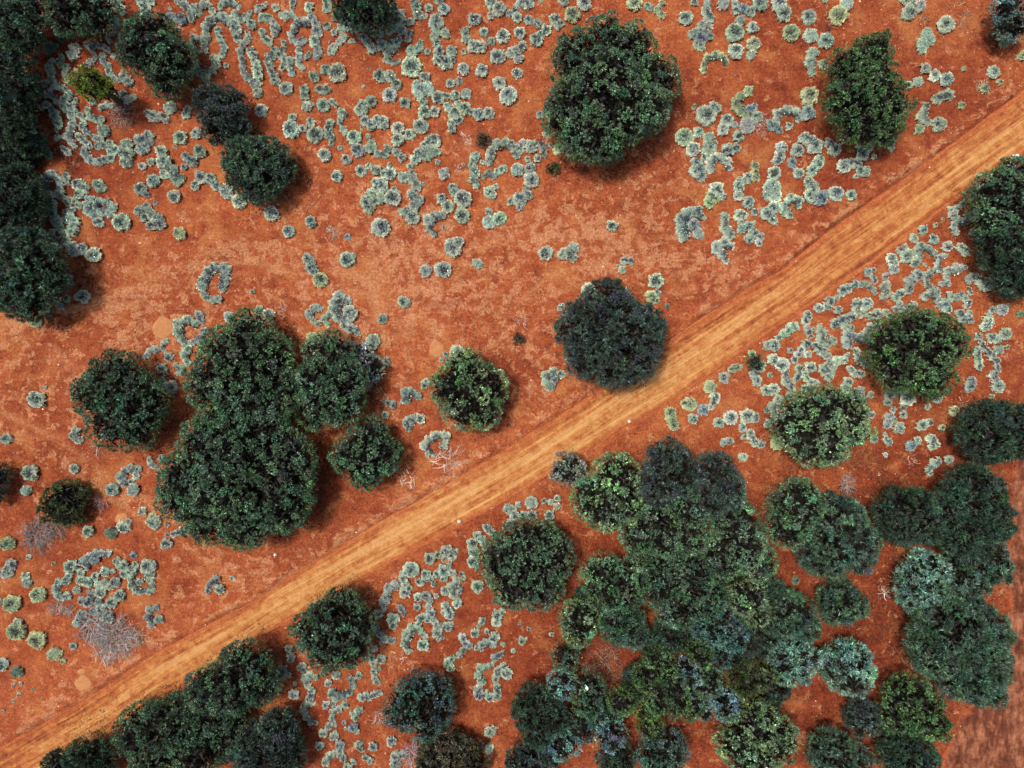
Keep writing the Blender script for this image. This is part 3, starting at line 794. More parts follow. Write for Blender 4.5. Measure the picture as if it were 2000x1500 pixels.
# ------------------------------------------------------------------ cushion shrubs
# surveyed square by square: 16 squares of 500 x 375 units, coordinates in 2.5-unit steps inside each square,
# a shrub is a chain of x y r; o = hollow dead centre, g = yellow green, b = blue grey, s = solid, d = dull dark
TILES = {}
TILES[0, 0] = """90 1 4 95 7 4 97 10 2.5;112 2 4 115 6 4 114 11 3.5;119 2 3;133 7 1.5;139 1 3 143 3 3.5 146 6 3;150 16 2.5 151 10 3 155 6 3 160 4 4;156 11 2.5;165 5 1.5 166 9 2.5 168 12 2
172 6 2.5 176 3 3 180 1 3 184 4 2.5;187 6 2 187 8 1.5;184 11 3 188 16 3 193 15 3 195 11 2.5;161 25 3 162 20 3.5 167 15 3.5 173 14 3.5 179 17 3.5 185 19 3.5;185 24 4.5;186 31 3;134 15 4 b;142 16 4.5 b;139 24 2
90 19 4.5 o;90 26 2 85 29 2.5 87 33 2;197 20 4;171 24 2.5 171 30 2.8 174 34 2.8 176 38 3 174 43 3;155 41 2.5 150 37 3 152 31 3.5 157 31 3 162 30 3;160 34 3 161 40 2.5;194 27 2.5 195 30 2
193 33 3 190 38 3 188 43 2.5 190 48 2.5 190 54 3 192 59 3 196 63 3 200 67 3;196 40 3 199 44 3;199 73 2.5;167 46 3 170 50 3.5 168 54 3 164 57 3.5 162 61 3 158 58 3 154 54 2.5 156 51 2;177 52 2.2;150 62 1.5;145 57 4;147 51 3
49 24 2.5 48 29 3 50 32 2 d;40 38 3.5 38 41 3 44 36 2.5 d;60 39 4 58 44 4.5 s;70 36 3 73 39 2.5 75 37 2;73 43 1.5 75 46 2 71 50 3;89 44 2;79 36 2.5 83 38 2.5 86 41 1.5;81 44 3 82 49 3 85 53 3 86 58 3 90 62 3;94 63 2.5 97 58 2.5 98 60 2;101 64 4 o
49 45 2 47 49 2.5 48 52 2;41 49 2.5 40 54 3 41 60 3 42 65 3 45 68 3;53 53 3 52 58 3 54 63 3;60 56 2;36 66 3;30 60 2 27 62 1.5 d;24 82 3 24 77 3 28 73 3 33 72 3 36 75 2 31 70 2;41 71 2.5 41 75 2.5 44 79 2;50 69 2.5 53 71 2.5 55 75 3 51 79 3 48 82 2.5 53 86 3;60 79 2
33 84 2 38 82 2.5;41 85 2.5 44 90 3.5 46 95 3.5 47 98 3 45 101 1.5;28 93 3 d;73 80 3;80 85 3 84 82 2.5 88 83 2;93 76 3 97 73 2.5 94 80 2.5 100 79 2.5 105 77 2.5 98 77 2;58 85 4 57 91 3.5 57 97 3;63 91 2.5 67 94 2 70 93 2;69 86 2.5 71 90 2.5 75 94 3 79 98 2.5 80 93 3
66 99 3 68 103 3 70 104 2;82 103 4.5 s;59 98 2 56 102 3 54 107 3 57 112 3 59 115 2;46 108 2.5 50 107 2;50 116 2.5 54 119 3;62 107 2.5 66 110 3 71 114 3;74 107 2.5 79 109 3;78 115 3 82 114 3 87 113 3;66 116 3 67 121 3 71 125 3 74 127 2.5;79 127 3 83 125 3;87 125 3 88 119 4 92 117 3
100 114 4 98 120 5 102 122 4.5 100 127 4;33 110 3 34 116 4 38 121 4 d;110 110 5 117 108 5 112 117 4 118 112 3;142 108 5.5 o;117 90 3.5 124 92 4 130 93 4;134 85 5 s;147 85 3 146 91 3.5;154 105 4;137 115 1.5;127 120 5 130 127 5.5;119 127 3;112 130 3 o;129 136 4
137 132 3.5 136 138 3.5 140 143 3.5 143 139 3;144 131 3;147 124 4 152 127 4.5;157 119 5;121 142 5 o;111 148 5 o;158 139 5 o;153 145 4;166 140 4 169 145 4;176 148 4;62 146 5 67 147 4;77 144 4 80 147 4;28 139 3 30 144 3.5 31 150 3;36 148 3 36 140 3.5 42 137 3.5 47 142 3.5 48 149 3;52 138 3 53 143 2.5;20 148 3;18 73 1.5 d;65 27 2.5 d;138 69 3;133 65 2;124 70 3 127 74 3.5 d"""
TILES[1, 0] = """2 8 3 6 6 3 8 4 2;16 7 3;30 2 2.5 28 8 2;42 7 4;55 2 3 56 8 3;22 13 3.5 28 12 3 31 14 2;5 15 3 11 14 2.5;14 18 3 16 23 3.5 15 27 3;5 26 3 7 30 3 11 33 3;39 18 3.5 34 18 3.5 31 22 3 28 27 3 29 32 3 34 35 2.5 38 32 2.5;44 14 3.5 48 19 3.5;48 25 4.5 o;46 33 4.5;50 40 3 48 45 3 48 38 2;42 42 2 40 45 2;56 21 3;61 26 2.5;58 33 1.2
65 8 3 62 15 2.5 g;69 17 4 73 21 4 66 22 3;60 41 3.5 61 37 3 65 34 3 69 30 2.5 67 27 2;73 33 1.5 77 32 1.5;77 25 2 82 22 2.5 87 22 2.5;83 29 3 87 34 3 90 39 4;93 26 3 97 27 3;96 19 2.5 98 17 2;104 26 3 108 22 3.5 112 19 4 116 18 3;109 10 4 113 12 4;121 18 3;114 24 3.5;112 30 2 113 32 2;120 27 3 119 32 2.5;99 36 4 104 35 3 110 33 3;108 39 2.5 103 42 3 102 47 3 106 50 2.5 111 49 2
126 5 4.5 126 12 4.5;132 13 2;135 7 3;143 1 4;147 8 4.5 o;141 18 6 o;141 23 4 140 30 3.5 142 36 3.5;148 27 4;143 42 5 143 47 4.5 148 51 5.5;153 41 4;153 48 3;134 41 2.5;121 41 4 126 39 3 129 34 2.5;122 53 8 o;132 61 4 o;88 54 1;84 68 1.5;97 60 5 o;105 60 4 109 66 4.5;105 75 5.5 o;90 80 4.5 o;117 81 4 o
82 86 5 83 82 4;86 95 4;90 99 4;95 95 5 99 98 5;83 100 1.5;127 69 5 134 70 4.5 127 75 4;131 80 3.5;132 89 5 o;140 88 4 o;129 99 6 o;142 77 5 o;147 75 3 151 76 1.5 156 76 3.5;164 74 4 s;150 83 3.5 155 89 4.5 158 94 3 153 97 3 154 102 3;159 82 3 163 86 4.5 168 88 3;174 90 5;182 89 4.5 o;162 55 4.5 o;159 64 3;152 66 3.5 o;176 56 5
171 16 5 o;184 3 5;190 8 5.5 o;183 13 3;164 25 4 164 31 3.5;178 26 3.5;184 33 3;193 29 5.5 o;170 37 5 176 37 5;162 41 2;189 45 6 o;199 42 4;198 11 3;190 66 5;197 76 7 o;64 58 7 o;55 55 4;46 61 4 o;24 70 5 o;38 70 3 38 76 4;50 70 3 55 71 4;40 84 4 s;44 82 2;53 83 5 o;60 80 2.5 63 83 1.5;5 87 5;2 73 4
15 40 3 12 45 3 9 49 3;12 53 3.5 13 58 3.5 16 64 3;0 48 3 2 55 4 1 65 4;22 34 2;21 38 2.5 20 43 3 23 48 3 21 54 3;27 48 3 26 53 2 28 57 3;34 40 3 34 45 2.5 33 50 2.5 37 54 2.5;8 43 1.5;29 92 3.5;28 102 7 o;37 101 3 o;43 96 3.5;47 106 6.5 o;58 97 3.5 57 101 3 58 108 3.5 59 112 2;68 89 3.5 65 95 2.5 67 99 2 71 104 2;77 108 5.5 o;88 107 2 o;80 118 5.5 o;91 111 2.5 90 116 4 s;66 116 2
111 101 5 o;111 110 5 o;120 106 4.5 o;103 116 3.5 101 121 3 96 120 3;110 120 3.5 114 124 3.5;127 120 4 124 126 4 121 130 2.5;132 114 3.5 139 110 5;129 120 3.5 134 122 4 141 119 4;142 127 2 s;121 135 2;54 122 5 o;71 125 4 o;64 138 4.5 o;82 134 4.5 o;88 130 2.5;94 133 4;104 129 2;105 136 5 o;100 136 3;94 143 4 98 146 5 91 149 3;108 149 3;115 139 4 s;122 141 4 125 146 4 122 136 2.5;131 144 1.5
147 136 4.5 s;154 147 4 o;172 123 4 168 129 3 171 136 3.5 169 141 3.5 173 145 3.5;183 126 3.5 184 118 4 188 114 4 195 112 4 200 116 4;177 127 2;178 138 2 182 135 2 186 139 2;189 134 3 194 132 2;180 149 3;187 146 2.5;162 129 1.5"""
TILES[2, 0] = """6 4 4 13 3 5.5;22 1 2;4 15 4 o;13 16 3.5 o;6 27 4.5 o;8 37 3.5 3 41 5 5 46 4;4 58 4.5 o;1 76 6 o;2 9 3;40 1 4.5;56 4 5.5 o;47 13 6 og;20 19 3.5;27 24 4 22 28 3;33 16 4.5 37 20 4;19 32 5;95 4 6 og;106 6 3.5 o;116 4 3 113 9 3.5 117 13 2.5 g;142 2 3;152 3 3 s;164 4 5 s;135 15 5.5 o;151 10 4 154 15 3.5;147 21 4 153 20 3;140 29 3 143 27 3.5 150 25 3.5 154 29 3;144 35 3 149 38 3;147 31 5 b
174 9 3 174 4 3;180 8 4 b;185 10 4;193 4 6 o;177 17 4 s;173 27 7 o;187 23 4.5 o;188 36 6 og;186 44 3.5 s;174 41 6 o;149 56 2.5 149 51 2.5 153 46 3.5 158 44 3 164 45 3.5 167 49 3 g;184 72 4 gs;177 77 4 174 82 4 178 88 4 183 91 3.5 g;185 87 4 b;190 92 4.5;183 99 6 s;174 98 2.5 b;189 84 3;151 91 8 o;158 85 4.5;167 95 5;164 102 4.5;176 107 4.5 o;134 108 7 o;145 104 4;141 117 5.5;153 108 4 154 116 5.5 158 112 2.5;168 117 5 174 117 4
143 127 4 144 134 5.5 147 138 4;150 123 3;155 133 3.5 154 127 3.5 161 123 4 167 127 3.5 169 132 3;189 130 3.5 190 139 3 g;175 147 4 177 142 4 184 140 4;199 144 4;159 149 6;142 84 2;22 90 3;27 95 3;27 105 3.5;27 88 3;0 112 3 3 121 3.5;8 111 2.5 6 118 3;15 115 5;23 114 3 25 121 3;30 114 2;36 117 4.5 gs;46 120 4 gs;20 124 3;12 125 2.5;4 133 5;14 132 4.5;15 141 6 o;11 149 3"""
TILES[3, 0] = """8 4 6 o;11 12 6 o;31 14 5.5 o;60 4 5 s;54 13 7.5 og;17 27 6.5 og;32 29 5.5 s;44 33 6;34 43 5 32 50 4 34 56 3.5;42 51 4;44 1 2;106 0 4 113 3 3;117 6 4.5 s;109 11 6 o;137 20 6.5 o;123 28 4.5 121 33 6 119 38 3.5 s;122 54 4 o;129 60 4.5 o;138 63 5 o;116 65 4 s;110 67 3;139 74 5 131 78 4;122 84 3.5 118 92 4 123 95 3;132 98 5.5 o;117 102 4 gs;150 83 3 g;175 57 5 o;180 65 2.5 g;168 70 3.5 g;152 54 2 gs;183 35 3.5 g;197 44 4 g
31 76 7 og;6 95 3 7 89 3.5 13 86 3.5 20 88 3.5 23 93 3;2 98 4 8 102 3 b;16 99 3;30 89 5.5 b;28 108 5.5 36 115 5.5;47 112 4 50 118 5;10 115 5 8 122 5 6 127 3.5;22 118 5 o;18 128 4 b;40 124 3 37 129 5 33 134 4.5;4 136 5.5 o;2 147 7;23 136 4.5 o;31 142 4.5 35 149 4;53 148 5 s;58 130 5.5 o;64 127 3 70 129 3;73 120 5.5 77 116 3;71 134 3 76 135 3.5;82 123 2;90 110 3.5 95 111 3 96 116 2.5;68 138 2;50 94 3 g"""
TILES[0, 1] = """20 2 3.5 26 7 3.5 29 10 3 26 15 3 27 20 3 30 24 3 35 26 2.5;38 1 3 41 5 3.5 42 12 3.5 42 18 3.5 45 24 3.5 48 29 3 50 33 2;36 15 2;48 2 3.5 52 6 3.5 54 10 2.5;52 15 2.5 51 19 2.5 53 23 2;57 15 3;56 20 3.5 60 24 4 58 31 4.5;63 2 4;59 7 2.5;62 11 3;72 6 4 69 10 3.5 70 15 4 75 19 3;75 12 3 78 8 3.5 84 9 3.5 89 11 3.5 86 17 3 79 15 3;78 24 4 o;96 24 7 o;109 15 3.5 115 13 4 120 18 4 126 22 3.5;114 20 3.5 o;118 26 3.5 127 26 4;122 9 1.8;113 1 3.5 116 3 2;137 4 5 o;178 1 5 o;188 8 5.5 o;141 33 5 gs
42 32 3 42 38 3 47 42 3 51 40 2.5 53 37 2.5;46 36 2;58 48 3 59 44 5 66 44 4;75 49 6 o;54 67 4 b;66 82 5.5 o;44 83 2.5;53 84 3 g;48 90 3;38 90 2;29 102 4.5 g;160 70 4 161 64 4 168 60 4.5 175 60 4.5 177 68 4 175 76 3;158 75 3.5 160 80 3.5 165 84 3 171 84 3;198 78 2;157 96 3.5 158 101 2.5;153 103 3 147 100 3.5 142 103 4 140 109 4 142 115 3 147 117 2;160 109 3 158 114 3.5 153 117 3;147 122 3.5 145 128 3.5 147 133 3;129 117 2.5 127 121 2 130 126 1.5;115 128 3 118 124 3 123 123 3;133 129 3.5;124 134 1.5 128 138 3.5 130 142 2;138 135 2 143 137 2 140 141 2.5;128 147 3;136 149 2.5;180 98 4"""
TILES[1, 1] = """90 2 4;87 9 5 89 13 4 93 8 3;98 6 4.5 s;107 5 6.5 o;122 2 4 127 6 4 124 12 4;118 16 3.5 123 20 5.5;113 15 2 s;145 6 4;150 12 5;155 0 4;162 6 7 o;161 19 6 o;183 1 5;199 8 3;146 19 3 140 19 4 135 24 4 136 30 3 140 33 2.5;147 28 1.5;98 28 7.5 o;182 16 3;182 24 5 s;190 21 5.5 o;13 17 6;26 31 5 o;43 24 4.5 o;72 35 2.5 b;42 53 5 44 59 4 46 63 2.5;51 69 6 og;72 53 6 o;157 39 4 154 46 6;133 62 5 s;146 61 6.5 o;173 56 4 s;116 86 5 o;99 99 4
71 85 3.5 66 81 5 62 86 4.5 62 93 4.5 65 99 4.5 71 100 4;74 95 6;57 96 3 53 99 3 56 103 2.5;51 91 2 46 90 3.5 42 94 3.5 42 97 2.5;46 101 3 49 103 2;69 105 3 75 107 4 79 110 3;92 117 6 s;45 115 5.5 gs;3 93 4;11 96 5;102 132 3.5;98 134 2;157 125 5.5 s;148 127 2;133 148 3;145 131 2"""
TILES[2, 1] = """6 7 5.5 6 12 3;12 3 4;78 27 4.5 o;26 48 6 o;40 49 5 47 44 5.5 48 51 4;86 54 3 91 54 3.5;86 61 3;83 58 1.5;60 77 6;38 90 3;40 98 3;112 70 6 o;108 82 5 112 85 3 g;113 79 3 b;148 20 3 144 16 4 137 17 5 132 22 6 131 29 5.5 134 34 4.5;145 33 4.5 s;141 26 5 b;162 2 3 156 3 5 154 9 4 g;164 4 3;176 19 4 180 18 3;166 20 4 165 27 4.5 169 33 4.5;178 24 2.5;179 30 4 185 27 4 188 25 2;184 37 4 188 33 3.5;193 35 3.5;192 40 3;171 42 3 166 40 4 160 44 5 163 50 4 167 54 2.5
176 3 4;184 9 5 o;189 16 3;198 17 5;199 3 4;71 137 3;64 143 4.5 69 140 4.5 75 141 4 68 148 4 b;165 145 4.5 o;171 138 3 177 137 3 g;187 127 3.5 g;193 137 5;188 142 4 191 148 4;199 120 4;121 89 2 d"""
TILES[2, 1] = TILES[2, 1].replace("71 137 3;64 143 4.5 69 140 4.5 75 141 4 68 148 4 b;", "27 149 4 27 143 4.5 33 141 4.5 39 143 3;33 147 3 b;")
TILES[3, 1] = """4 3 6 o;22 12 3 23 7 4 17 6 4 12 11 4 12 16 3.5 17 19 2.5;4 13 5;3 22 4;33 3 6 o;40 5 6 b;52 2 6 o;64 3 4 o;153 7 1.5;151 10 2.5;147 13 3;142 14 2.5;143 18 4;158 21 3.5 153 21 4 148 23 3 144 27 3.5 145 31 3;159 32 3;166 33 2.5;130 26 2 g;136 21 1.5;120 30 3.5;113 36 3.5;128 37 4 o;106 43 2.5 102 46 3;107 50 5.5 o;95 52 4 97 56 4 100 55 2;94 49 1.5;97 61 4;113 57 3 115 55 3;129 48 2.5 124 44 3 119 43 3.5 116 47 3.5 117 51 3;139 43 4.5 o;149 43 3 152 47 4;122 57 1.5;138 50 2 133 52 2.5 131 56 2.5 133 61 2.5;131 61 2.5 126 62 3 123 67 3 124 72 3 128 76 3.5
122 82 3 126 78 3.5 131 78 3.5 131 83 4;152 59 2 145 60 4 140 62 3 138 67 2.5;134 71 2 140 72 3.5;77 63 3.5;82 61 2;80 66 2 83 70 2.5;72 72 2.5 77 72 2.5 81 76 2.5 83 79 2;91 66 3;91 73 3.5 93 79 3.5 89 82 3;67 73 3.5 62 75 3.5 57 78 4;53 83 2.5;47 86 4;46 89 3.5;39 91 4;54 92 3.5 o;108 70 4 109 76 3.5;115 64 3.5 118 66 2.5 114 68 3;112 67 2.5;156 68 3 160 66 4 165 69 4 170 74 5 175 71 3;156 75 1.5 157 79 2;183 79 2.7 gs;153 83 2.5;155 86 3.5 155 90 2.5;142 82 3 147 83 3.5 151 80 2;103 79 3 99 82 3.5;102 87 2.5;99 91 2.5 104 93 3 110 91 3.5 113 87 2
69 88 5 69 93 4 73 95 3;76 88 5;78 97 3 84 96 3.5 90 95 3 95 96 3;137 87 4.5 140 91 3 134 89 3;148 95 3.5 151 99 3.5 156 100 4;157 94 2;174 92 3;181 92 4.5;186 89 2;172 97 3;171 101 4 168 105 4 173 102 3;184 111 4.7 o;173 114 3.5 178 116 3;179 123 3.5 s;186 121 2 g;163 113 3;166 118 2.5 169 123 2.5 173 127 3 177 132 3.5 178 138 3 175 143 3.5 179 148 3;162 124 3.5 163 130 3.5 164 136 3.5;196 95 3 d;30 96 4 28 100 3.5;30 106 3 31 110 3 33 113 2;35 107 1.5;8 114 3 13 110 3.5 19 106 4 22 107 2;4 120 5;8 116 2;40 105 2.5;41 111 4 40 117 4 45 117 4.5 49 116 3.5
36 119 3 40 123 3 45 128 3 47 131 2;29 119 4;30 127 3;17 124 2.5;25 123 3 22 127 3 20 131 3;52 103 4 57 100 4 64 98 3.5;59 105 3 63 107 3.5;60 119 4 61 112 3.5 66 112 3 71 114 3.5 77 116 3 82 119 3;76 109 3.5 79 106 3 86 105 3;87 109 4;69 125 3.5 70 130 3.5 74 134 3 75 136 2;61 128 2.5;58 132 4 53 132 3.5;50 135 3 48 140 3.5 46 145 3 42 137 4;63 138 3 67 141 3.5 73 142 2.5;32 137 4.5 o;3 131 4.5;10 135 6;13 141 3 13 148 4;1 143 2;24 137 3 24 142 3 22 146 2.5;28 143 3 32 148 3;37 149 3;62 148 3.5;158 148 4"""
TILES[0, 2] = """30 12 6.5 o;36 3 1.5;6 43 4.5;25 69 6.5 o;59 66 4 o;22 83 4 s;43 84 3.5 47 78 3 54 78 3.5 60 80 3.5 62 85 3 g;60 36 3.5 58 40 3.5 61 44 3 65 43 2;135 2 5 o;130 1 2.5;118 59 2.5 119 63 2.5 123 66 2;127 58 3;108 66 3 107 71 2.5;103 65 3 99 67 3 96 72 3.5 98 77 3;103 76 2.5;105 82 5 s;89 82 5 o;112 99 3.5;121 108 5.5 o;120 103 3 g;70 115 4.7 o;88 116 4.5 ds;98 111 5;101 107 2.5;131 124 4.5 o;131 117 1.5;137 117 3 144 114 2.5;131 110 2;8 124 5.5 g;23 135 2;10 140 4 8 146 4.5;2 147 2
57 142 5 o;69 143 3 67 138 3.5 72 133 3 78 132 3 85 132 3;75 136 4 b;64 147 3.5;92 138 3.5 97 142 4;104 145 4;107 141 3;117 142 6 o;118 148 4;83 146 4;89 146 2;98 148 3.5;55 149 3;105 133 2.5 b;42 140 1.5 g"""
TILES[1, 2] = """117 12 3.5 117 6 4 122 6 3.5 126 9 3.5;100 13 2 104 15 3 107 16 3;101 24 3;119 35 3 120 29 4 123 27 3;128 27 4 o;147 47 4 148 42 3.5 142 40 3.5 136 43 3.5 132 48 3.5 134 53 3 138 55 2.5;132 1 3;180 112 3 184 116 3 187 118 2;173 118 3.5 o;169 124 4.5 o;176 121 3 179 127 2;168 131 3 172 132 4;170 138 5 o;197 97 4;199 107 3.5;136 136 4.5 o;142 133 3;147 136 2;149 130 4.5 153 134 3.5 155 131 3;151 141 2.5;117 147 3 121 145 6.5;133 148 4 o;147 145 5;141 148 3;154 147 3;161 148 2"""
TILES[2, 2] = """30 1 4.5;15 92 5 s;5 94 2.5 s;25 91 2.5 o;30 92 2.5 s;35 89 2.5 o;35 95 3;9 102 3 o;16 102 4 o;29 102 4;2 102 4;1 97 3;154 2 5 gs;134 15 2 140 16 5 g;158 11 4.5 156 17 3;149 20 4.5 b;141 27 4 o;123 22 4 124 28 4.5 126 32 4 g;161 30 4 o;170 26 5.5 o;183 25 6 o;189 26 4;180 34 3.5;181 41 2.5;186 39 4 188 45 4;194 47 3.5;165 46 3 170 44 2.5;180 57 4;198 5 4.5;199 20 3;199 31 3;190 0 2"""
TILES[3, 2] = """3 4 5;17 2 4;28 4 4 o;8 11 3 6 16 4;16 9 3;4 18 5;5 25 3.5;1 30 3;60 3 4;71 5 4 72 9 3;79 8 3 s;92 14 3.5 94 9 3.5 98 8 3;108 11 6 o;131 11 4;157 2 4.5;178 2 5 o;124 18 2.5;144 21 4 g;97 20 2.5;105 18 2.5;105 24 3 o;94 26 3.5 92 32 3;98 28 2.5;101 34 4.5;119 32 4.5 o;125 30 3;135 34 2.5 g;91 39 2 92 43 2.5 94 46 3;110 48 4.5 b;116 44 3;126 43 4 128 48 3.5 131 47 2.5;91 55 2;132 60 3 128 62 3.5 125 67 3.5 126 70 2;140 59 3.5 o;6 46 5 gs;82 43 3;80 24 3;174 10 2 g;158 24 3"""
TILES[0, 3] = """22 5 3.5;21 0 3;31 14 6 og;11 21 7 og;0 20 3;46 4 2.5 45 10 3 47 15 3 49 18 2;53 2 4;53 15 3.5;61 10 3;65 3 4;70 4 4;78 5 3;66 18 4 71 20 4 73 13 4;80 12 4.5;91 4 4;95 14 4.5 o;88 20 4.5;65 29 4 63 33 3;80 25 4;85 31 5.5;103 1 3 104 7 3.5 106 11 3 112 12 2.5 118 11 2.5 119 4 3 117 0 3;110 4 3;119 37 3 116 31 3.5 118 27 3 122 25 2.5;125 33 3.5;169 2 4 164 7 3 163 11 2.5;173 10 4 o;182 1 2;15 36 4;15 42 7 og;30 49 7 og;44 60 5.5 gs;50 66 2 g;3 68 5 o;15 74 4.5 ds;58 54 2.5
74 27 3 b;78 20 3 b;61 36 3;87 8 3;83 5 3;75 0 3.5;15 92 1.4;11 97 1.4;26 88 1.1;17 84 1.4;3 105 1.2;11 85 1.4"""
TILES[1, 3] = """109 6 3 104 9 3 102 15 3 100 21 3.5 101 25 2.5;96 29 3.5;94 37 2.5 94 42 2.5 97 46 2.5 102 49 3 108 50 2.5;98 52 1.5;93 56 2.5 s;115 1 3 117 6 3.5 120 8 2;117 12 4.5 o;128 4 3.5;132 1 2.5 137 2 2.5;139 6 2.5;147 1 3;148 11 3.5;153 8 4 157 4 3.5 155 13 3.5;157 21 4;159 11 3;162 1 2;127 16 3.5;133 15 4 o;141 15 2;137 20 3 134 24 3 136 29 4 135 33 3.5;138 33 2.5 141 37 3 142 43 4 144 47 3;149 23 3 151 29 4.5;146 28 2;108 33 4.5 107 37 3;113 24 2.5 116 28 3 b;126 24 3;127 38 3 128 33 3 131 31 2.5
119 58 3.5 116 52 4 118 46 4 122 40 4 127 40 3 129 44 3 132 48 2.5;131 53 4.5 o;147 38 3 151 39 3.5;153 37 2;161 47 3.5 164 52 3;167 54 2.5;162 57 3;159 61 2.5;171 44 4 o;174 38 2 177 34 2.5;176 56 2.5 176 53 3 180 51 3 185 52 3;186 47 4.5;172 56 2;193 53 2 s;191 61 4 186 64 3;180 43 2;189 29 4 188 36 4;192 28 3;153 64 2.5 150 67 3 152 71 3;184 69 2 177 71 3.5 174 77 3 177 82 3;174 88 4 174 93 3.5 178 93 2;183 94 4 o;181 90 2;189 92 3.5 189 86 3.5;187 80 3.5 189 74 3.5 193 70 3;196 75 5;173 8 5 o
26 56 3;28 63 3.5;36 71 4;21 72 4 20 77 4 g;26 77 2;40 84 3 38 80 3 43 77 3.5;47 78 2.5;43 89 3 43 95 3.5 44 99 2;39 99 3 38 104 3 40 109 3 43 113 2.5 46 114 1.5;31 84 2;30 92 4;57 83 3;60 91 4 64 94 3.5 69 93 3 73 90 3 76 85 2.5 75 80 3;63 77 3.5;75 70 3;81 77 3;83 63 3 g;90 62 3 92 67 3 93 73 2.5 93 79 2.5 96 83 2;98 64 4 o;97 72 1.5;83 93 3.5 89 93 3.5 96 91 2.5;55 100 3 o;60 99 2.5;70 100 3 o;65 103 2.5 60 106 2.5 60 112 2.5 62 116 1.5;81 104 3 77 107 3.5 78 111 2;76 117 4 b;79 121 2;57 117 3;53 122 3.5;61 124 3.5;69 114 1.5;70 119 1.5
50 132 3.5;67 130 3.5 66 135 3.5 68 141 3;34 130 2.5 35 126 2 d;62 138 2 57 140 2.5 55 145 3;81 131 4 82 135 3;92 132 3.5 o;106 128 4.5 o;86 141 3 89 143 2.5;72 148 4 o;76 145 2.5;115 139 3 110 139 4 108 145 4;183 120 4.5 o;182 134 4 s"""
TILES[2, 3] = "8 50 3.5 o;31 45 2;1 58 2;13 41 1.5;6 37 1.5"
TILES[3, 3] = "21 3 3 d"

SHRUBS = []
for (tx, ty), txt in TILES.items():
    for item in txt.replace('\n', ';').split(';'):
        tok = item.split()
        if not tok: continue
        fl = ''
        if not tok[-1].replace('.', '').replace('-', '').isdigit(): fl = tok.pop()
        a = np.array([float(v) for v in tok]).reshape(-1, 3) * 2.5
        a[:, 0] += 500 * tx; a[:, 1] += 375 * ty
        SHRUBS.append([a, fl])


def seg_d(p, a):
    """Depth inside a chain of discs (units), foot point and local radius; p is n x 2."""
    best = np.full(len(p), -1e9); foot = np.zeros((len(p), 2)); rad = np.ones(len(p)); along = np.zeros(len(p))
    segs = [(a[0], a[0])] if len(a) == 1 else list(zip(a[:-1], a[1:]))
    for k, (s, e) in enumerate(segs):
        d = e[:2] - s[:2]; L2 = max(1e-9, d @ d)
        t = np.clip(((p - s[:2]) @ d) / L2, 0, 1)
        f = s[:2] + t[:, None] * d; r = s[2] + t * (e[2] - s[2])
        q = r - np.hypot(*(p - f).T); m = q > best
        best = np.where(m, q, best); foot = np.where(m[:, None], f, foot); rad = np.where(m, r, rad); along = np.where(m, k + t, along)
    return best, foot, rad, along


def area_u(a):
    L = np.hypot(*np.diff(a[:, :2], axis=0).T).sum() if len(a) > 1 else 0
    return L * 2 * a[:, 2].mean() + math.pi * a[:, 2].mean() ** 2


# drop double entries from neighbouring survey squares
kept = []
for s in sorted(SHRUBS, key=lambda s: -area_u(s[0])):
    c = s[0][:, :2]
    if any(np.hypot(*(k[0][:, :2].mean(0) - c.mean(0))) < 200 and (seg_d(c, k[0])[0] > .35 * s[0][:, 2]).all() for k in kept): continue
    if c[:, 0].max() < 0 or c[:, 0].min() > 2000 or c[:, 1].max() < 0 or c[:, 1].min() > 1500: continue
    kept.append(s)
SHRUBS = kept


def hidden_share(a):
    p = a[:, :2]; n = 0; tot = 0
    for x, y, r in a:
        for dx, dy in ((0, 0), (.7, 0), (-.7, 0), (0, .7), (0, -.7)):
            q = W(x + dx * r, y + dy * r, .2); tot += 1
            for E in CROWNS:
                k = (CAM_H) / (CAM_H - E[:, 2])
                if (np.hypot(E[:, 0] * k - q[0], E[:, 1] * k - q[1]) < E[:, 3] * k * .96).any(): n += 1; break
    return n / tot


SHRUBS = [s for s in SHRUBS if hidden_share(s[0]) < .72]

RIM = np.array([.655, .73, .57]); BODY = np.array([.37, .48, .40]); CORE = np.array([.225, .27, .295])
YEL = np.array([1.0, .98, .74]); BLU = np.array([.92, .98, 1.10]); DUL = np.array([.42, .50, .42])


def shape_of(a, fl):
    n = len(a); r = a[:, 2].mean()
    if n == 1: return 'ring' if 'o' in fl else 'round'
    L = np.hypot(*np.diff(a[:, :2], axis=0).T).sum()
    if L < 3.2 * r: return 'lobed'
    d = np.diff(a[:, :2], axis=0); an = np.arctan2(d[:, 1], d[:, 0]); tr = (np.diff(an) + math.pi) % (2 * math.pi) - math.pi
    if abs(tr.sum()) > 1.5 and len(tr): return 'curl'
    if abs(tr.sum()) > .55: return 'bow'
    return 'chain'


def beads(a, r):
    """A chain grows as a row of separate tussocks: uneven beads along the surveyed line."""
    if len(a) < 2: return a
    out = []
    for s, e in zip(a[:-1], a[1:]):
        L = np.hypot(*(e - s)[:2]); m = max(1, int(round(L / (1.25 * (s[2] + e[2]) / 2))))
        for k in range(m): out.append(s + (e - s) * k / m)
    out.append(a[-1]); b = np.array(out)
    b[:, :2] += r.normal(0, .13, (len(b), 2)) * b[:, 2:]
    b[:, 2] *= r.uniform(.82, 1.16, len(b))
    return b


def bead_d(p, b):
    q = b[None, :, 2] - np.hypot(p[:, None, 0] - b[None, :, 0], p[:, None, 1] - b[None, :, 1])
    k = q.argmax(1); i = np.arange(len(p))
    return q[i, k], b[k, :2], b[k, 2]


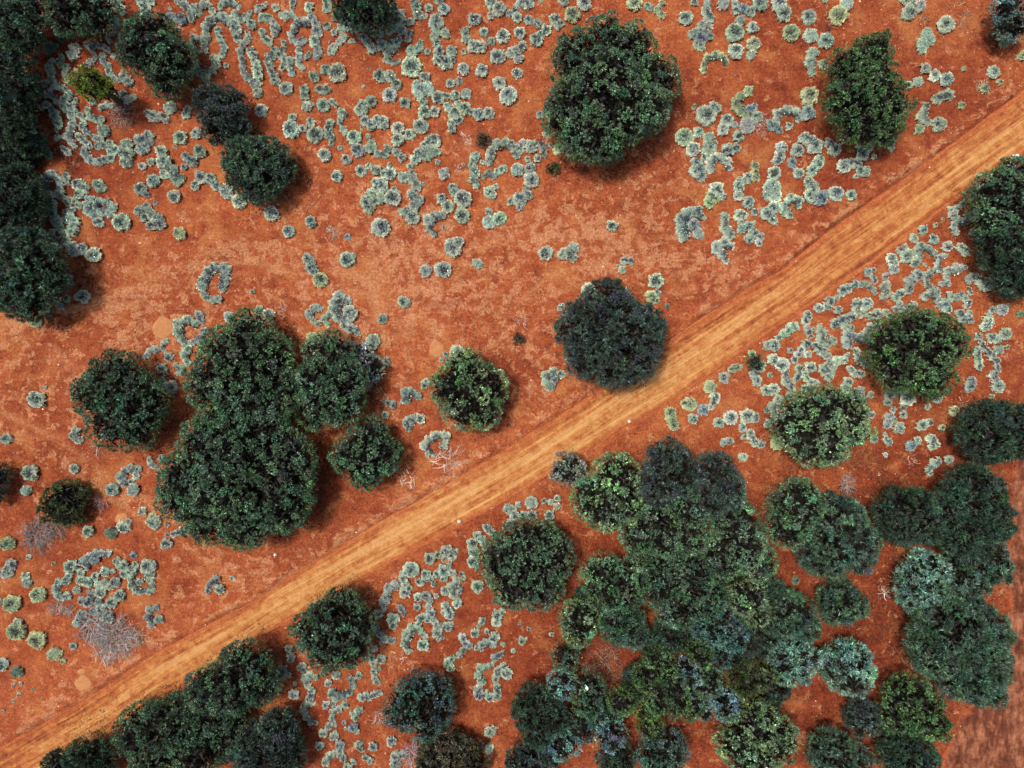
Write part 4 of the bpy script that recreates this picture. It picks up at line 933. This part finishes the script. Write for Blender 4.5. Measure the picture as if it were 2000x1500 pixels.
def shrub_soup(a, fl, r, S, origin):
    """One cushion: a bumpy body of closed leaf mass plus leaf tufts; live pale rim, dead blue grey heart or hollow side."""
    shape = shape_of(a, fl)
    rmax = a[:, 2].max()
    lo, hi = a[:, :2].min(0) - rmax, a[:, :2].max(0) + rmax
    seed = int(a[0, 0] * 13 + a[0, 1] * 7) % 9973
    cen = a[:, :2].mean(0)
    hk = r.uniform(.85, 1.15); hole = r.uniform(.40, .58); off = r.normal(0, .10, 2) * rmax

    B = beads(a, r)

    def field(p):
        wx = p[:, 0] * .045; wy = p[:, 1] * .045
        jig = (fbm(wx, wy, 3.4, seed, 2) - .5) * 8.5 * min(1, rmax / 9)
        d, foot, rad = bead_d(p, B)
        if len(a) > 1:
            d1, foot, _, _ = seg_d(p, a); d = np.maximum(d, d1 - .22 * rad)
        d = d + jig + .6
        u = np.clip(d / rad, 0, 1)
        z = np.sqrt(np.clip(1 - (1 - np.minimum(1, d / np.minimum(rad, 9))) ** 2, 0, 1)) * np.minimum(rad, 11) * .050 * hk
        if shape == 'curl' or shape == 'bow':
            ax = cen - foot; ax /= np.linalg.norm(ax, axis=1, keepdims=True) + 1e-6
            side = ((p - foot) * ax).sum(1) / rad
            dead = sstep(-.15, .75, side + (vnoise(wx, wy, 4.0, seed + 3) - .5) * .9)
            if shape == 'bow': dead *= .75
            dead = np.maximum(dead, .8 * sstep(.5, .85, u * .8 + (vnoise(wx, wy, 4.6, seed + 8) - .5) * .9))
        else:
            if 'o' in fl:
                t = np.hypot(*(p - foot - off).T) / rad
                dead = 1 - sstep(hole * .75, hole * 1.15, t + (vnoise(wx, wy, 11.0, seed + 3) - .5) * .75)
                z = z * (1 - .55 * dead)
            elif 's' in fl:
                dead = .45 * sstep(.55, .7, vnoise(wx, wy, 3.5, seed + 3)) * sstep(.45, .8, u)
            else:
                dead = sstep(.38, .75, u * .8 + (vnoise(wx, wy, 9.0, seed + 3) - .5) * .9)
        z = z * (1 + .8 * (vnoise(wx, wy, 6.5, seed + 5) - .5))
        return d, u, z, dead

    pal = np.ones(3)
    if 'g' in fl: pal = pal * YEL
    if 'b' in fl: pal = pal * BLU
    if 'd' in fl: pal = pal * DUL
    pal = pal * np.exp(r.normal(0, .10)) * (1 + r.normal(0, .035, 3))

    def colour(u, dead, n, rr):
        rim = 1 - sstep(.12, .42, u)
        c = BODY * (1 - rim[:, None]) + RIM * rim[:, None]
        dd = np.clip(dead * (1 - .6 * rim), 0, 1)[:, None]
        if 'b' in fl: dd = np.clip(dd + .4, 0, 1)
        return (c * (1 - dd) + CORE * dd) * pal

    # closed body on a small grid
    st = 1.7
    xs, ys = np.arange(lo[0], hi[0] + st, st), np.arange(lo[1], hi[1] + st, st)
    X, Y = np.meshgrid(xs, ys, indexing='ij')
    p = np.stack([X.ravel(), Y.ravel()], 1) + r.normal(0, .35, (X.size, 2))
    d, u, z, dead = field(p)
    ins = d > -.8
    zz = np.where(d > 0, z * .86 + .01, -.05)
    P = np.stack([(p[:, 0] - 1000) * M_PER_U, (750 - p[:, 1]) * M_PER_U, zz + .02], 1) - origin
    ny_ = len(ys); I, J = np.meshgrid(np.arange(len(xs) - 1), np.arange(ny_ - 1), indexing='ij'); q = (I * ny_ + J).ravel()
    ok = ins[q] & ins[q + 1] & ins[q + ny_] & ins[q + ny_ + 1]; q = q[ok]
    f = np.concatenate([np.stack([q, q + ny_ + 1, q + ny_], 1), np.stack([q, q + 1, q + ny_ + 1], 1)])
    if len(f):
        used = np.unique(f); mp = np.full(len(P), -1); mp[used] = np.arange(len(used))
        S.add(P[used], mp[f], colour(u, dead, len(u), r)[used] * (.62 - .46 * np.clip(dead, 0, 1))[used][:, None])
    # tufts
    n = int((hi - lo).prod() * .42)
    p = r.uniform(lo, hi, (n, 2))
    d, u, z, dead = field(p); k = d > .2
    p, d, u, z, dead = p[k], d[k], u[k], z[k], dead[k]; n = len(p)
    if n == 0: return shape
    # patchy gaps in the dead heart
    k = r.random(n) > .05 + dead * .48
    p, d, u, z, dead = p[k], d[k], u[k], z[k], dead[k]; n = len(p)
    e = 1.2
    gxn = field(p + [e, 0])[0] - field(p - [e, 0])[0]; gyn = field(p + [0, e])[0] - field(p - [0, e])[0]
    g = np.stack([-gxn, gyn], 1); g /= np.linalg.norm(g, axis=1, keepdims=True) + 1e-6
    slope = (1 - sstep(.1, .8, u))[:, None]
    nrm = np.concatenate([g * slope * .9, .55 + .4 * (1 - slope)], 1)
    P = np.stack([(p[:, 0] - 1000) * M_PER_U, (750 - p[:, 1]) * M_PER_U, z * .9 + .02], 1) - origin
    m = 3
    ld = nrm[:, None, :] + r.normal(0, .6, (n, m, 3)); ld[..., 2] = np.abs(ld[..., 2])
    tc = colour(u, dead, n, r) * np.exp(r.normal(0, .20 + .55 * dead)[:, None])
    lc = tc[:, None, :] * np.exp(r.normal(0, .22, (n, m, 1)))
    sc = min(1.0, .55 + rmax / 40)
    S.leaves(np.repeat(P, m, 0) + r.normal(0, .012, (n * m, 3)), ld.reshape(-1, 3), r.uniform(.06, .125, n * m) * sc, r.uniform(.04, .075, n * m) * sc, lc.reshape(-1, 3), r)
    return shape


# names for what one can say about each shrub
ORD = ['', 'second', 'third', 'fourth', 'fifth', 'sixth', 'seventh', 'eighth', 'ninth', 'tenth', 'eleventh', 'twelfth', 'thirteenth', 'fourteenth', 'fifteenth', 'sixteenth', 'seventeenth', 'eighteenth', 'nineteenth', 'twentieth']
WORD = {'ring': 'hollow ring', 'round': 'round cushion', 'lobed': 'lumpy lobed', 'curl': 'curled crescent', 'bow': 'gently bowed', 'chain': 'straggling chain'}
EXTRA = [('oval clay pan', [(319, 640, 20)]), ('clay pan near the dome tree', [(854, 682, 15)]), ('wide bleached dead shrub', [(233, 1245, 34)]), ('pale clay pan by the lower track', [(165, 1336, 17)]),
         ('star of dead branches', [(1727, 1158, 14)]), ('twig scatter below the twin trees', [(652, 452, 13)]), ('pale curling dead branches', [(1487, 246, 16)]), ('speckled litter patch', [(240, 225, 24)]),
         ('little clay pan by the teardrop shrub', [(238, 1012, 12)])]
MARKS = [(s, a) for s, a in LANDMARKS] + [(s, np.array(a, float)) for s, a in EXTRA]


def mark_of(a):
    best = None
    for s, L in MARKS:
        d = min(max(0.0, math.hypot(x - lx, y - ly) - lr) for lx, ly, lr in L for x, y in a[:, :2])
        if best is None or d < best[0]: best = (d, s)
    return best


info = []
for a, fl in SHRUBS:
    d, s = mark_of(a)
    ext = (a[:, :2].max(0) - a[:, :2].min(0)).max() + 2 * a[:, 2].mean()
    size = 'small' if ext < 21 else ('large' if ext > 42 else 'medium')
    tone = 'yellow-green' if 'g' in fl else 'blue-grey' if 'b' in fl else 'dull' if 'd' in fl else 'grey-green'
    info.append(dict(a=a, fl=fl, d=d, mark=s, size=size, tone=tone, shape=shape_of(a, fl), area=area_u(a)))
def ordinal(n): return f"{n}{'th' if n % 100 in (11, 12, 13) else {1: 'st', 2: 'nd', 3: 'rd'}.get(n % 10, 'th')}"


classes = {}
for q in info: classes.setdefault((q['mark'], q['shape'], q['size'], q['tone']), []).append(q)
for (mk, sh, sz_, tn), L in classes.items():
    L.sort(key=lambda q: q['d'])
    for i, q in enumerate(L):
        where = ('beside' if len(L) == 1 else 'first out from') if i == 0 else f'{ORD[i] if i < len(ORD) else ordinal(i + 1)} out from'
        q['label'] = f"{sz_} {tn} {WORD[sh]} shrub, {where} the {mk}"
info.sort(key=lambda q: -q['area'])
N_OWN = 300
rest = Soup()
for i, q in enumerate(info):
    r = np.random.default_rng(5000 + i)
    if i < N_OWN:
        c = q['a'][:, :2].mean(0); org = W(*c); S = Soup()
        shrub_soup(q['a'], q['fl'], r, S, org)
        o = link('cushion_shrub', S.mesh('cushion_shrub', M_SHRUB), None, Vector(org))
        tag(o, q['label'], 'shrub', 'cushion shrubs on the red soil')
    else:
        shrub_soup(q['a'], q['fl'], r, rest, np.zeros(3))
o = link('cushion_shrubs_small', rest.mesh('cushion_shrubs_small', M_SHRUB)); o.name = 'shrubbery'
tag(o, kind='stuff')
print('shrubs', len(info), sorted([(len(L), k) for k, L in classes.items()])[-12:])


# ------------------------------------------------------------------ dead shrubs and twigs
def dead_shrub(px, py, rad, n, label, col=(.36, .33, .33), tall=.45, star=False):
    r = np.random.default_rng(int(px * 7 + py))
    c = W(px, py); R = rad * M_PER_U
    S = Soup(); col = np.array(col)
    for k in range(n):
        a = r.random() * 6.283; o = np.array([math.cos(a), math.sin(a), 0]) * R * (r.random() ** .7 * .75 if not star else .05)
        b = a + r.normal(0, 1.1); L = R * r.uniform(.35, .75) if not star else R * r.uniform(.7, 1.0)
        if star: b = 6.283 * k / n + r.normal(0, .2)
        z0, z1 = r.uniform(0, .3) * tall, r.uniform(.2, 1.0) * tall
        p0 = o + [0, 0, z0]; p2 = o + np.array([math.cos(b), math.sin(b), 0]) * L + [0, 0, z1]
        p1 = (p0 + p2) / 2 + r.normal(0, .12, 3) * L + [0, 0, .1 * tall]
        w = r.uniform(.016, .034) * (1.6 if star else 1.0)
        cc = col * np.exp(r.normal(0, .3)) * np.array([1, r.uniform(.95, 1.02), r.uniform(.92, 1.15)])
        S.tube([p0, p1, p2], [w, w * .8, w * .35], cc, 3)
        for q in range(2):
            t = r.uniform(.4, .9); s0 = p1 * (1 - t) + p2 * t; s1 = s0 + (p2 - p1) * .6 + r.normal(0, .35, 3) * L * .7
            s1[2] = max(s1[2], .02)
            S.tube([s0, (s0 + s1) / 2 + [0, 0, .03], s1], [w * .6, w * .5, w * .25], cc, 3)
    root = bpy.data.objects.new('dead_shrub', None); COL.objects.link(root); root.location = c
    tag(root, label, 'dead shrub', 'dead leafless shrubs')
    link('branches', S.mesh('branches', M_DRY), root)
    st = Soup(); st.tube([[0, 0, -.03], [0.01, 0, .1]], [.05, .03], col * .6, 6)
    link('stump', st.mesh('stump', M_DRY), root)


GREY, PALE, LILAC = (.21, .19, .175), (.44, .39, .33), (.33, .31, .29)
dead_shrub(75, 1045, 30, 160, 'tangled grey dead shrub below the olive bush, wider of two', GREY)
dead_shrub(115, 1034, 20, 60, 'smaller tangled dead shrub with a pale bare branch under the olive bush', GREY)
dead_shrub(186, 1220, 32, 190, 'silver grey dead shrub at the foot of the tangled shrub thicket', LILAC)
dead_shrub(233, 1245, 36, 210, 'wide bleached dead shrub spilling from the thicket towards the track', (.33, .305, .275))
dead_shrub(205, 1275, 22, 60, 'thin straw coloured remains of a shrub closest to the track', PALE, .2)
dead_shrub(112, 1186, 16, 45, 'pale blue dead sprig under a dark half dead ring shrub', LILAC, .25)
dead_shrub(138, 1190, 12, 35, 'short pale dead sprig beside the thicket crescent', LILAC, .25)
dead_shrub(270, 1243, 18, 35, 'ochre dead twigs between the wide dead shrub and the track', (.33, .28, .2), .25)
dead_shrub(1654, 945, 18, 60, 'grey dead shrub above the two toned grove tree', (.33, .29, .26))
dead_shrub(1727, 1158, 16, 12, 'star of bare curved dead branches lying on red soil by the silver teal tree', PALE, .25, True)
dead_shrub(652, 452, 14, 30, 'scatter of pale and dark twigs below the touching pair of trees', PALE, .15)
dead_shrub(1487, 246, 22, 30, 'pale curling dead branches beside a yellow green crescent shrub', PALE, .25)
dead_shrub(805, 1472, 24, 60, 'grey leafless shrub leaning on the brown bush at the bottom', (.38, .37, .39), .9)
dead_shrub(452, 235, 22, 22, 'spray of pale dead fronds hanging from the charcoal tree', (.28, .31, .36), 2.2)
dead_shrub(28, 312, 30, 40, 'drooping spray of pale blue dead branches in the dark thicket', (.26, .31, .38), 1.6)
dead_shrub(200, 980, 16, 35, 'small purple grey dead shrub beyond the olive bush', (.22, .17, .18), .3)
dead_shrub(215, 1040, 12, 22, 'small faded dead sprig above a teardrop shrub', (.30, .24, .25), .25)
dead_shrub(1180, 1292, 34, 60, 'brown bare brush in the small red gap inside the grove', (.24, .17, .12), .5)
dead_shrub(1205, 1325, 26, 40, 'dark brown brush below the small red gap in the grove', (.17, .11, .08), .5)
dead_shrub(1790, 1278, 22, 22, 'bare pale branches reaching out of the big flecked tree', (.30, .30, .28), 1.0)
dead_shrub(185, 872, 20, 14, 'bleached fallen branch with dark twigs at the lone tree on bare ground', PALE, .2)
dead_shrub(552, 893, 14, 20, 'small dead twig heap by the bleached soil under the shrub line', PALE, .12) if False else None
dead_shrub(873, 900, 30, 60, 'bleached straw twigs strewn between the big crescent shrub and the track', (.55, .45, .36), .1)
dead_shrub(795, 935, 18, 30, 'few bleached twigs above the track edge by the small fuzzy tree', (.55, .45, .36), .1)
dead_shrub(910, 271, 12, 18, 'tiny star of white twigs on open soil beside a round shrub', (.5, .42, .36), .12)
dead_shrub(895, 330, 8, 10, 'little forked white twig near the grey horseshoe of shrubs', (.5, .42, .36), .12)
dead_shrub(550, 600, 12, 14, 'few white twigs on bare soil beyond the split clump', (.5, .42, .36), .1)
dead_shrub(606, 398, 14, 14, 'long bare twigs below the round fuzzy twin tree', (.42, .30, .22), .12)
dead_shrub(1018, 625, 12, 12, 'forked white twigs on pale soil beside the charcoal round tree', (.52, .44, .38), .12)
dead_shrub(1545, 68, 12, 14, 'dark brittle remnant of a shrub by the pale horseshoe clump', (.2, .13, .09), .2) if False else None
dead_shrub(1615, 58, 10, 22, 'dark brown withered tuft near the top ring shrubs', (.12, .06, .05), .2)
dead_shrub(1804, 43, 12, 18, 'dry brown withered ring near the half dark ring shrub', (.30, .2, .12), .15)
dead_shrub(1920, 172, 14, 30, 'straw yellow dry tuft just above the track shoulder', (.50, .40, .24), .25)
dead_shrub(1870, 30, 26, 24, 'patch of sparse straw at the top beyond the heart shaped tree', (.42, .30, .19), .12)
dead_shrub(1780, 895, 14, 10, 'thin pale twigs on red soil above the curved shrub', (.5, .4, .3), .12)
dead_shrub(1880, 790, 14, 10, 'pale fallen twig beside a dusty shrub near the black tree', (.55, .48, .4), .15)
dead_shrub(545, 1450, 16, 30, 'bare brown branches at the shrub side of the lower thicket', (.2, .15, .12), 1.0)
dead_shrub(740, 1400, 14, 26, 'pale bent twigs at the flank of the teal black tree', (.48, .38, .3), .3)
dead_shrub(775, 1290, 20, 10, 'few straight white straws on soil above the teal black tree', (.58, .5, .42), .08)
dead_shrub(240, 225, 26, 110, 'speckled dry litter around the foot of the bright leaning tree', (.30, .22, .17), .08)

# ------------------------------------------------------------------ loose litter and stones: nobody could count these
S = Soup()
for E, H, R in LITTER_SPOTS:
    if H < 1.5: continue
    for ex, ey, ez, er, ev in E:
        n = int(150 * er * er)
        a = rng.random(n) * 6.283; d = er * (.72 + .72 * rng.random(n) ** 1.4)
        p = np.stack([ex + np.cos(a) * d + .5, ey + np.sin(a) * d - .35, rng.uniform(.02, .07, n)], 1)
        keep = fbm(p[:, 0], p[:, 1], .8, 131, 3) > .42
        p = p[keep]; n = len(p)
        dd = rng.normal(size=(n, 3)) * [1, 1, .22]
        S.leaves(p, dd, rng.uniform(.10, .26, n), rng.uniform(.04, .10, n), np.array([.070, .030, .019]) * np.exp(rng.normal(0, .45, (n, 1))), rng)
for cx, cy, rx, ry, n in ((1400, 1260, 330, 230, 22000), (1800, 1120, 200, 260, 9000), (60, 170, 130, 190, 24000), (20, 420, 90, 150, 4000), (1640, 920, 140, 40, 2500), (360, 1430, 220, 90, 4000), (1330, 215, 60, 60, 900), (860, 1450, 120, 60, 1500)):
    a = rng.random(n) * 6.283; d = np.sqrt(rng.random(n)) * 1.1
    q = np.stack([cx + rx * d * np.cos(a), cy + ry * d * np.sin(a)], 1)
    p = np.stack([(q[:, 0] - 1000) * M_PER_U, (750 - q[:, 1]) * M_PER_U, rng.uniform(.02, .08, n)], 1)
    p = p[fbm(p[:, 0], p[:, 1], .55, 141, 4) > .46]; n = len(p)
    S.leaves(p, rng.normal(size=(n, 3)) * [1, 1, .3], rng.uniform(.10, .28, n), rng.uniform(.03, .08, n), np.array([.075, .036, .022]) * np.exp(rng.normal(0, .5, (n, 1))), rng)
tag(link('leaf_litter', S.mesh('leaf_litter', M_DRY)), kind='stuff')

S = Soup()                       # bleached straws and twigs on the open soil
n = 2600
p = np.stack([rng.uniform(-46, 46, n), rng.uniform(-35, 35, n), rng.uniform(.03, .07, n)], 1)
keep = fbm(p[:, 0], p[:, 1], .25, 151, 3) > .52
keep &= ~((poly_dist(p[:, 0], p[:, 1], UPW)[2] < 0) & (poly_dist(p[:, 0], p[:, 1], LOW_)[2] > 0))
p = p[keep]; n = len(p)
S.leaves(p, rng.normal(size=(n, 3)) * [1, 1, .08], rng.uniform(.12, .45, n), rng.uniform(.02, .04, n), np.array([.50, .38, .28]) * np.exp(rng.normal(0, .3, (n, 1))), rng)
tag(link('fallen_straw', S.mesh('fallen_straw', M_DRY)), kind='stuff')

S = Soup()                       # stones and clods
n = 15000
p = np.stack([rng.uniform(-46, 46, n), rng.uniform(-35, 35, n)], 1)
k = rng.integers(0, len(U_), 2600)
e = np.concatenate([U_[k][:1500] + rng.normal(0, .35, (1500, 2)) + .2, L_[k][1500:] + rng.normal(0, .45, (1100, 2)) - .25])
p = np.concatenate([p, e]); n = len(p)
inr = (poly_dist(p[:, 0], p[:, 1], UPW)[2] < 0) & (poly_dist(p[:, 0], p[:, 1], LOW_)[2] > 0)
sz = np.exp(rng.normal(-3.35, .45, n)) * np.where(inr, .5, 1.0)
tet = np.array([[1, 0, -.4], [-.5, .87, -.4], [-.5, -.87, -.4], [0.1, .1, .75]])
ang = rng.random(n) * 6.283
ca, sa = np.cos(ang), np.sin(ang)
tv = np.stack([tet[None, :, 0] * ca[:, None] - tet[None, :, 1] * sa[:, None], tet[None, :, 0] * sa[:, None] + tet[None, :, 1] * ca[:, None], np.repeat(tet[None, :, 2], n, 0)], -1) * rng.uniform(.7, 1.3, (n, 4, 3)) * sz[:, None, None]
tv += np.concatenate([p, np.where(inr, .05, .03)[:, None]], 1)[:, None, :]
tf = (np.arange(n)[:, None, None] * 4 + np.array([[0, 1, 3], [1, 2, 3], [2, 0, 3]])[None]).reshape(-1, 3)
sc_ = np.where(rng.random(n) < .22, 1.0, 0.0)[:, None]
tc = (np.array([.36, .11, .05]) * (1 - sc_) + np.array([.62, .44, .30]) * sc_) * np.exp(rng.normal(0, .3, (n, 1)))
S.add(tv.reshape(-1, 3), tf, np.repeat(tc, 4, axis=0))
tag(link('gravel', S.mesh('gravel', M_DRY)), kind='stuff')

# a couple of pale stones big enough to point at
def stone(px, py, r_, label, col):
    r = np.random.default_rng(int(px)); S = Soup(); p = W(px, py)
    blob(S, np.array([0, 0, r_ * .35]), r_, r_ * .6, np.array(col), r)
    o = link('stone', S.mesh('stone', M_DRY, True), None, Vector(p)); tag(o, label, 'stone', 'pale stones on the soil')


stone(897, 1018, .22, 'flat pale stone on the lower shoulder of the track', (.50, .42, .34))
stone(1229, 823, .16, 'small white stone on the lower edge of the track', (.66, .6, .52))
stone(538, 1083, .16, 'small white stone above the track below the great dark tree', (.6, .55, .45))
stone(115, 712, .09, 'tiny white stone alone above the lone tree on bare ground', (.66, .6, .52))
stone(1178, 521, .10, 'tiny white stone above the charcoal round tree', (.62, .55, .45))
stone(1815, 327, .09, 'tiny pale stone in the middle of the track', (.66, .5, .36))

# ------------------------------------------------------------------ the person by the bush and the white bird
M_SKIN, M_WHITE, M_JEANS, M_BLACK = plain_mat('skin', (.42, .25, .17)), plain_mat('white_cloth', (.80, .80, .78)), plain_mat('dark_denim', (.035, .04, .055)), plain_mat('black_leather', (.02, .02, .02))


def skinned(name, verts, edges, radii, mat, parent, root=0, sub=1):
    me = bpy.data.meshes.new(name); me.from_pydata(verts, edges, []); me.materials.append(mat)
    o = link(name, me, parent)
    sv = me.skin_vertices if len(me.skin_vertices) else None
    md = o.modifiers.new('skin', 'SKIN')
    if not len(me.skin_vertices):
        bpy.context.view_layer.update()
    lay = me.skin_vertices[0] if len(me.skin_vertices) else None
    if lay is not None:
        for i, rr in enumerate(radii):
            lay.data[i].radius = (rr, rr) if isinstance(rr, (int, float)) else rr
            lay.data[i].use_root = (i == root)
    md.use_smooth_shade = True
    if sub:
        sm = o.modifiers.new('smooth', 'SUBSURF'); sm.levels = sub; sm.render_levels = sub
    return o


per = bpy.data.objects.new('person', None); COL.objects.link(per)
pw = W(1960, 317); per.location = Vector(pw); per.rotation_euler = (0, 0, math.radians(-60))
tag(per, 'person in a white top and pale hat standing where the bushy tree meets the track', 'person')
BV_ = [(0, 0, .95), (0, 0, 1.15), (0, 0, 1.36), (0, -.01, 1.47), (0, -.03, 1.55), (0, -.04, 1.64),
       (-.10, 0, .88), (-.11, -.02, .48), (-.12, .02, .10), (-.12, -.14, .04),
       (.10, 0, .88), (.11, -.05, .48), (.13, -.02, .10), (.13, -.18, .04),
       (-.19, 0, 1.38), (-.27, .02, 1.12), (-.22, -.18, .98), (-.20, -.26, .97),
       (.19, 0, 1.38), (.27, .02, 1.12), (.22, -.18, .98), (.20, -.26, .97)]
BE_ = [(0, 1), (1, 2), (2, 3), (3, 4), (4, 5), (0, 6), (6, 7), (7, 8), (8, 9), (0, 10), (10, 11), (11, 12), (12, 13), (2, 14), (14, 15), (15, 16), (16, 17), (2, 18), (18, 19), (19, 20), (20, 21)]
BR_ = [.13, .12, .14, .055, .085, .085, .085, .06, .042, .04, .085, .06, .042, .04, .055, .042, .032, .035, .055, .042, .032, .035]
for s, h in ((-1, 17), (1, 21)):                  # four fingers and a thumb on each hand
    hx, hy, hz = BV_[h]
    for k, (dx, L) in enumerate(((-.028, .075), (-.009, .085), (.010, .08), (.028, .062))):
        i = len(BV_); BV_ += [(hx + dx, hy - L * .6, hz), (hx + dx, hy - L, hz - .03)]; BE_ += [(h, i), (i, i + 1)]; BR_ += [.009, .008]
    i = len(BV_); BV_ += [(hx - s * .045, hy - .02, hz), (hx - s * .05, hy - .055, hz - .01)]; BE_ += [(h, i), (i, i + 1)]; BR_ += [.011, .009]
i = len(BV_); BV_ += [(0, -.125, 1.60), (-.085, -.03, 1.61), (.085, -.03, 1.61)]; BE_ += [(5, i), (5, i + 1), (5, i + 2)]; BR_ += [.018, .016, .016]
skinned('body', BV_, BE_, BR_, M_SKIN, per)
skinned('shirt', [BV_[0], BV_[1], BV_[2], BV_[14], (-.24, .01, 1.22), BV_[18], (.24, .01, 1.22)], [(0, 1), (1, 2), (2, 3), (3, 4), (2, 5), (5, 6)], [.165, .15, .165, .08, .075, .08, .075], M_WHITE, per)
skinned('trousers', [BV_[0], BV_[6], BV_[7], (-.12, .02, .14), BV_[10], BV_[11], (.13, -.02, .14)], [(0, 1), (1, 2), (2, 3), (0, 4), (4, 5), (5, 6)], [.15, .105, .08, .065, .105, .08, .065], M_JEANS, per)
for s, p in ((-1, 8), (1, 12)):
    x, y, z = BV_[p]
    skinned('shoe', [(x, y + .04, .05), (x, y - .10, .045), (x, y - .19, .035)], [(0, 1), (1, 2)], [.05, .048, .038], M_BLACK, per)
hat = Soup(); nn_ = 20; hv, hf = [], []
for rr_, zz in ((.19, 1.66), (.185, 1.675), (.10, 1.685), (.095, 1.76), (.06, 1.79), (.001, 1.795)):
    hv += [(rr_ * math.cos(6.283 * k / nn_), -.04 + rr_ * 1.08 * math.sin(6.283 * k / nn_), zz) for k in range(nn_)]
for j in range(5):
    for k in range(nn_):
        a, b = j * nn_ + k, j * nn_ + (k + 1) % nn_
        hf += [(a, b, b + nn_), (a, b + nn_, a + nn_)]
hat.add(hv, hf, (1, 1, 1)); link('hat', hat.mesh('hat', M_WHITE, True), per)

bd = bpy.data.objects.new('bird', None); COL.objects.link(bd)
bz = 4.15; bd.location = Vector(W(1146, 1343, bz)); bd.rotation_euler = (0, 0, math.radians(12))
tag(bd, 'white bird perched on a green tree crown in the lower grove', 'bird')
skinned('body', [(0, 0, .02), (0, .11, .05), (0, .19, .11), (0, .21, .17), (0, .26, .165), (0, -.12, -.01), (0, -.26, -.03), (.03, .02, -.06), (-.03, .02, -.06), (.03, .04, -.13), (-.03, .04, -.13)],
        [(0, 1), (1, 2), (2, 3), (3, 4), (0, 5), (5, 6), (0, 7), (0, 8), (7, 9), (8, 10)], [.085, .085, .05, .05, .014, .06, (.05, .015), .018, .018, .009, .009], M_WHITE, bd)
for s in (-1, 1):
    wg = Soup(); wg.tube([[s * .075, .09, .06], [s * .095, -.03, .05], [s * .05, -.22, .0]], [.02, .045, .008], (1, 1, 1), 6)
    link('wing', wg.mesh('wing', M_WHITE, True), bd)
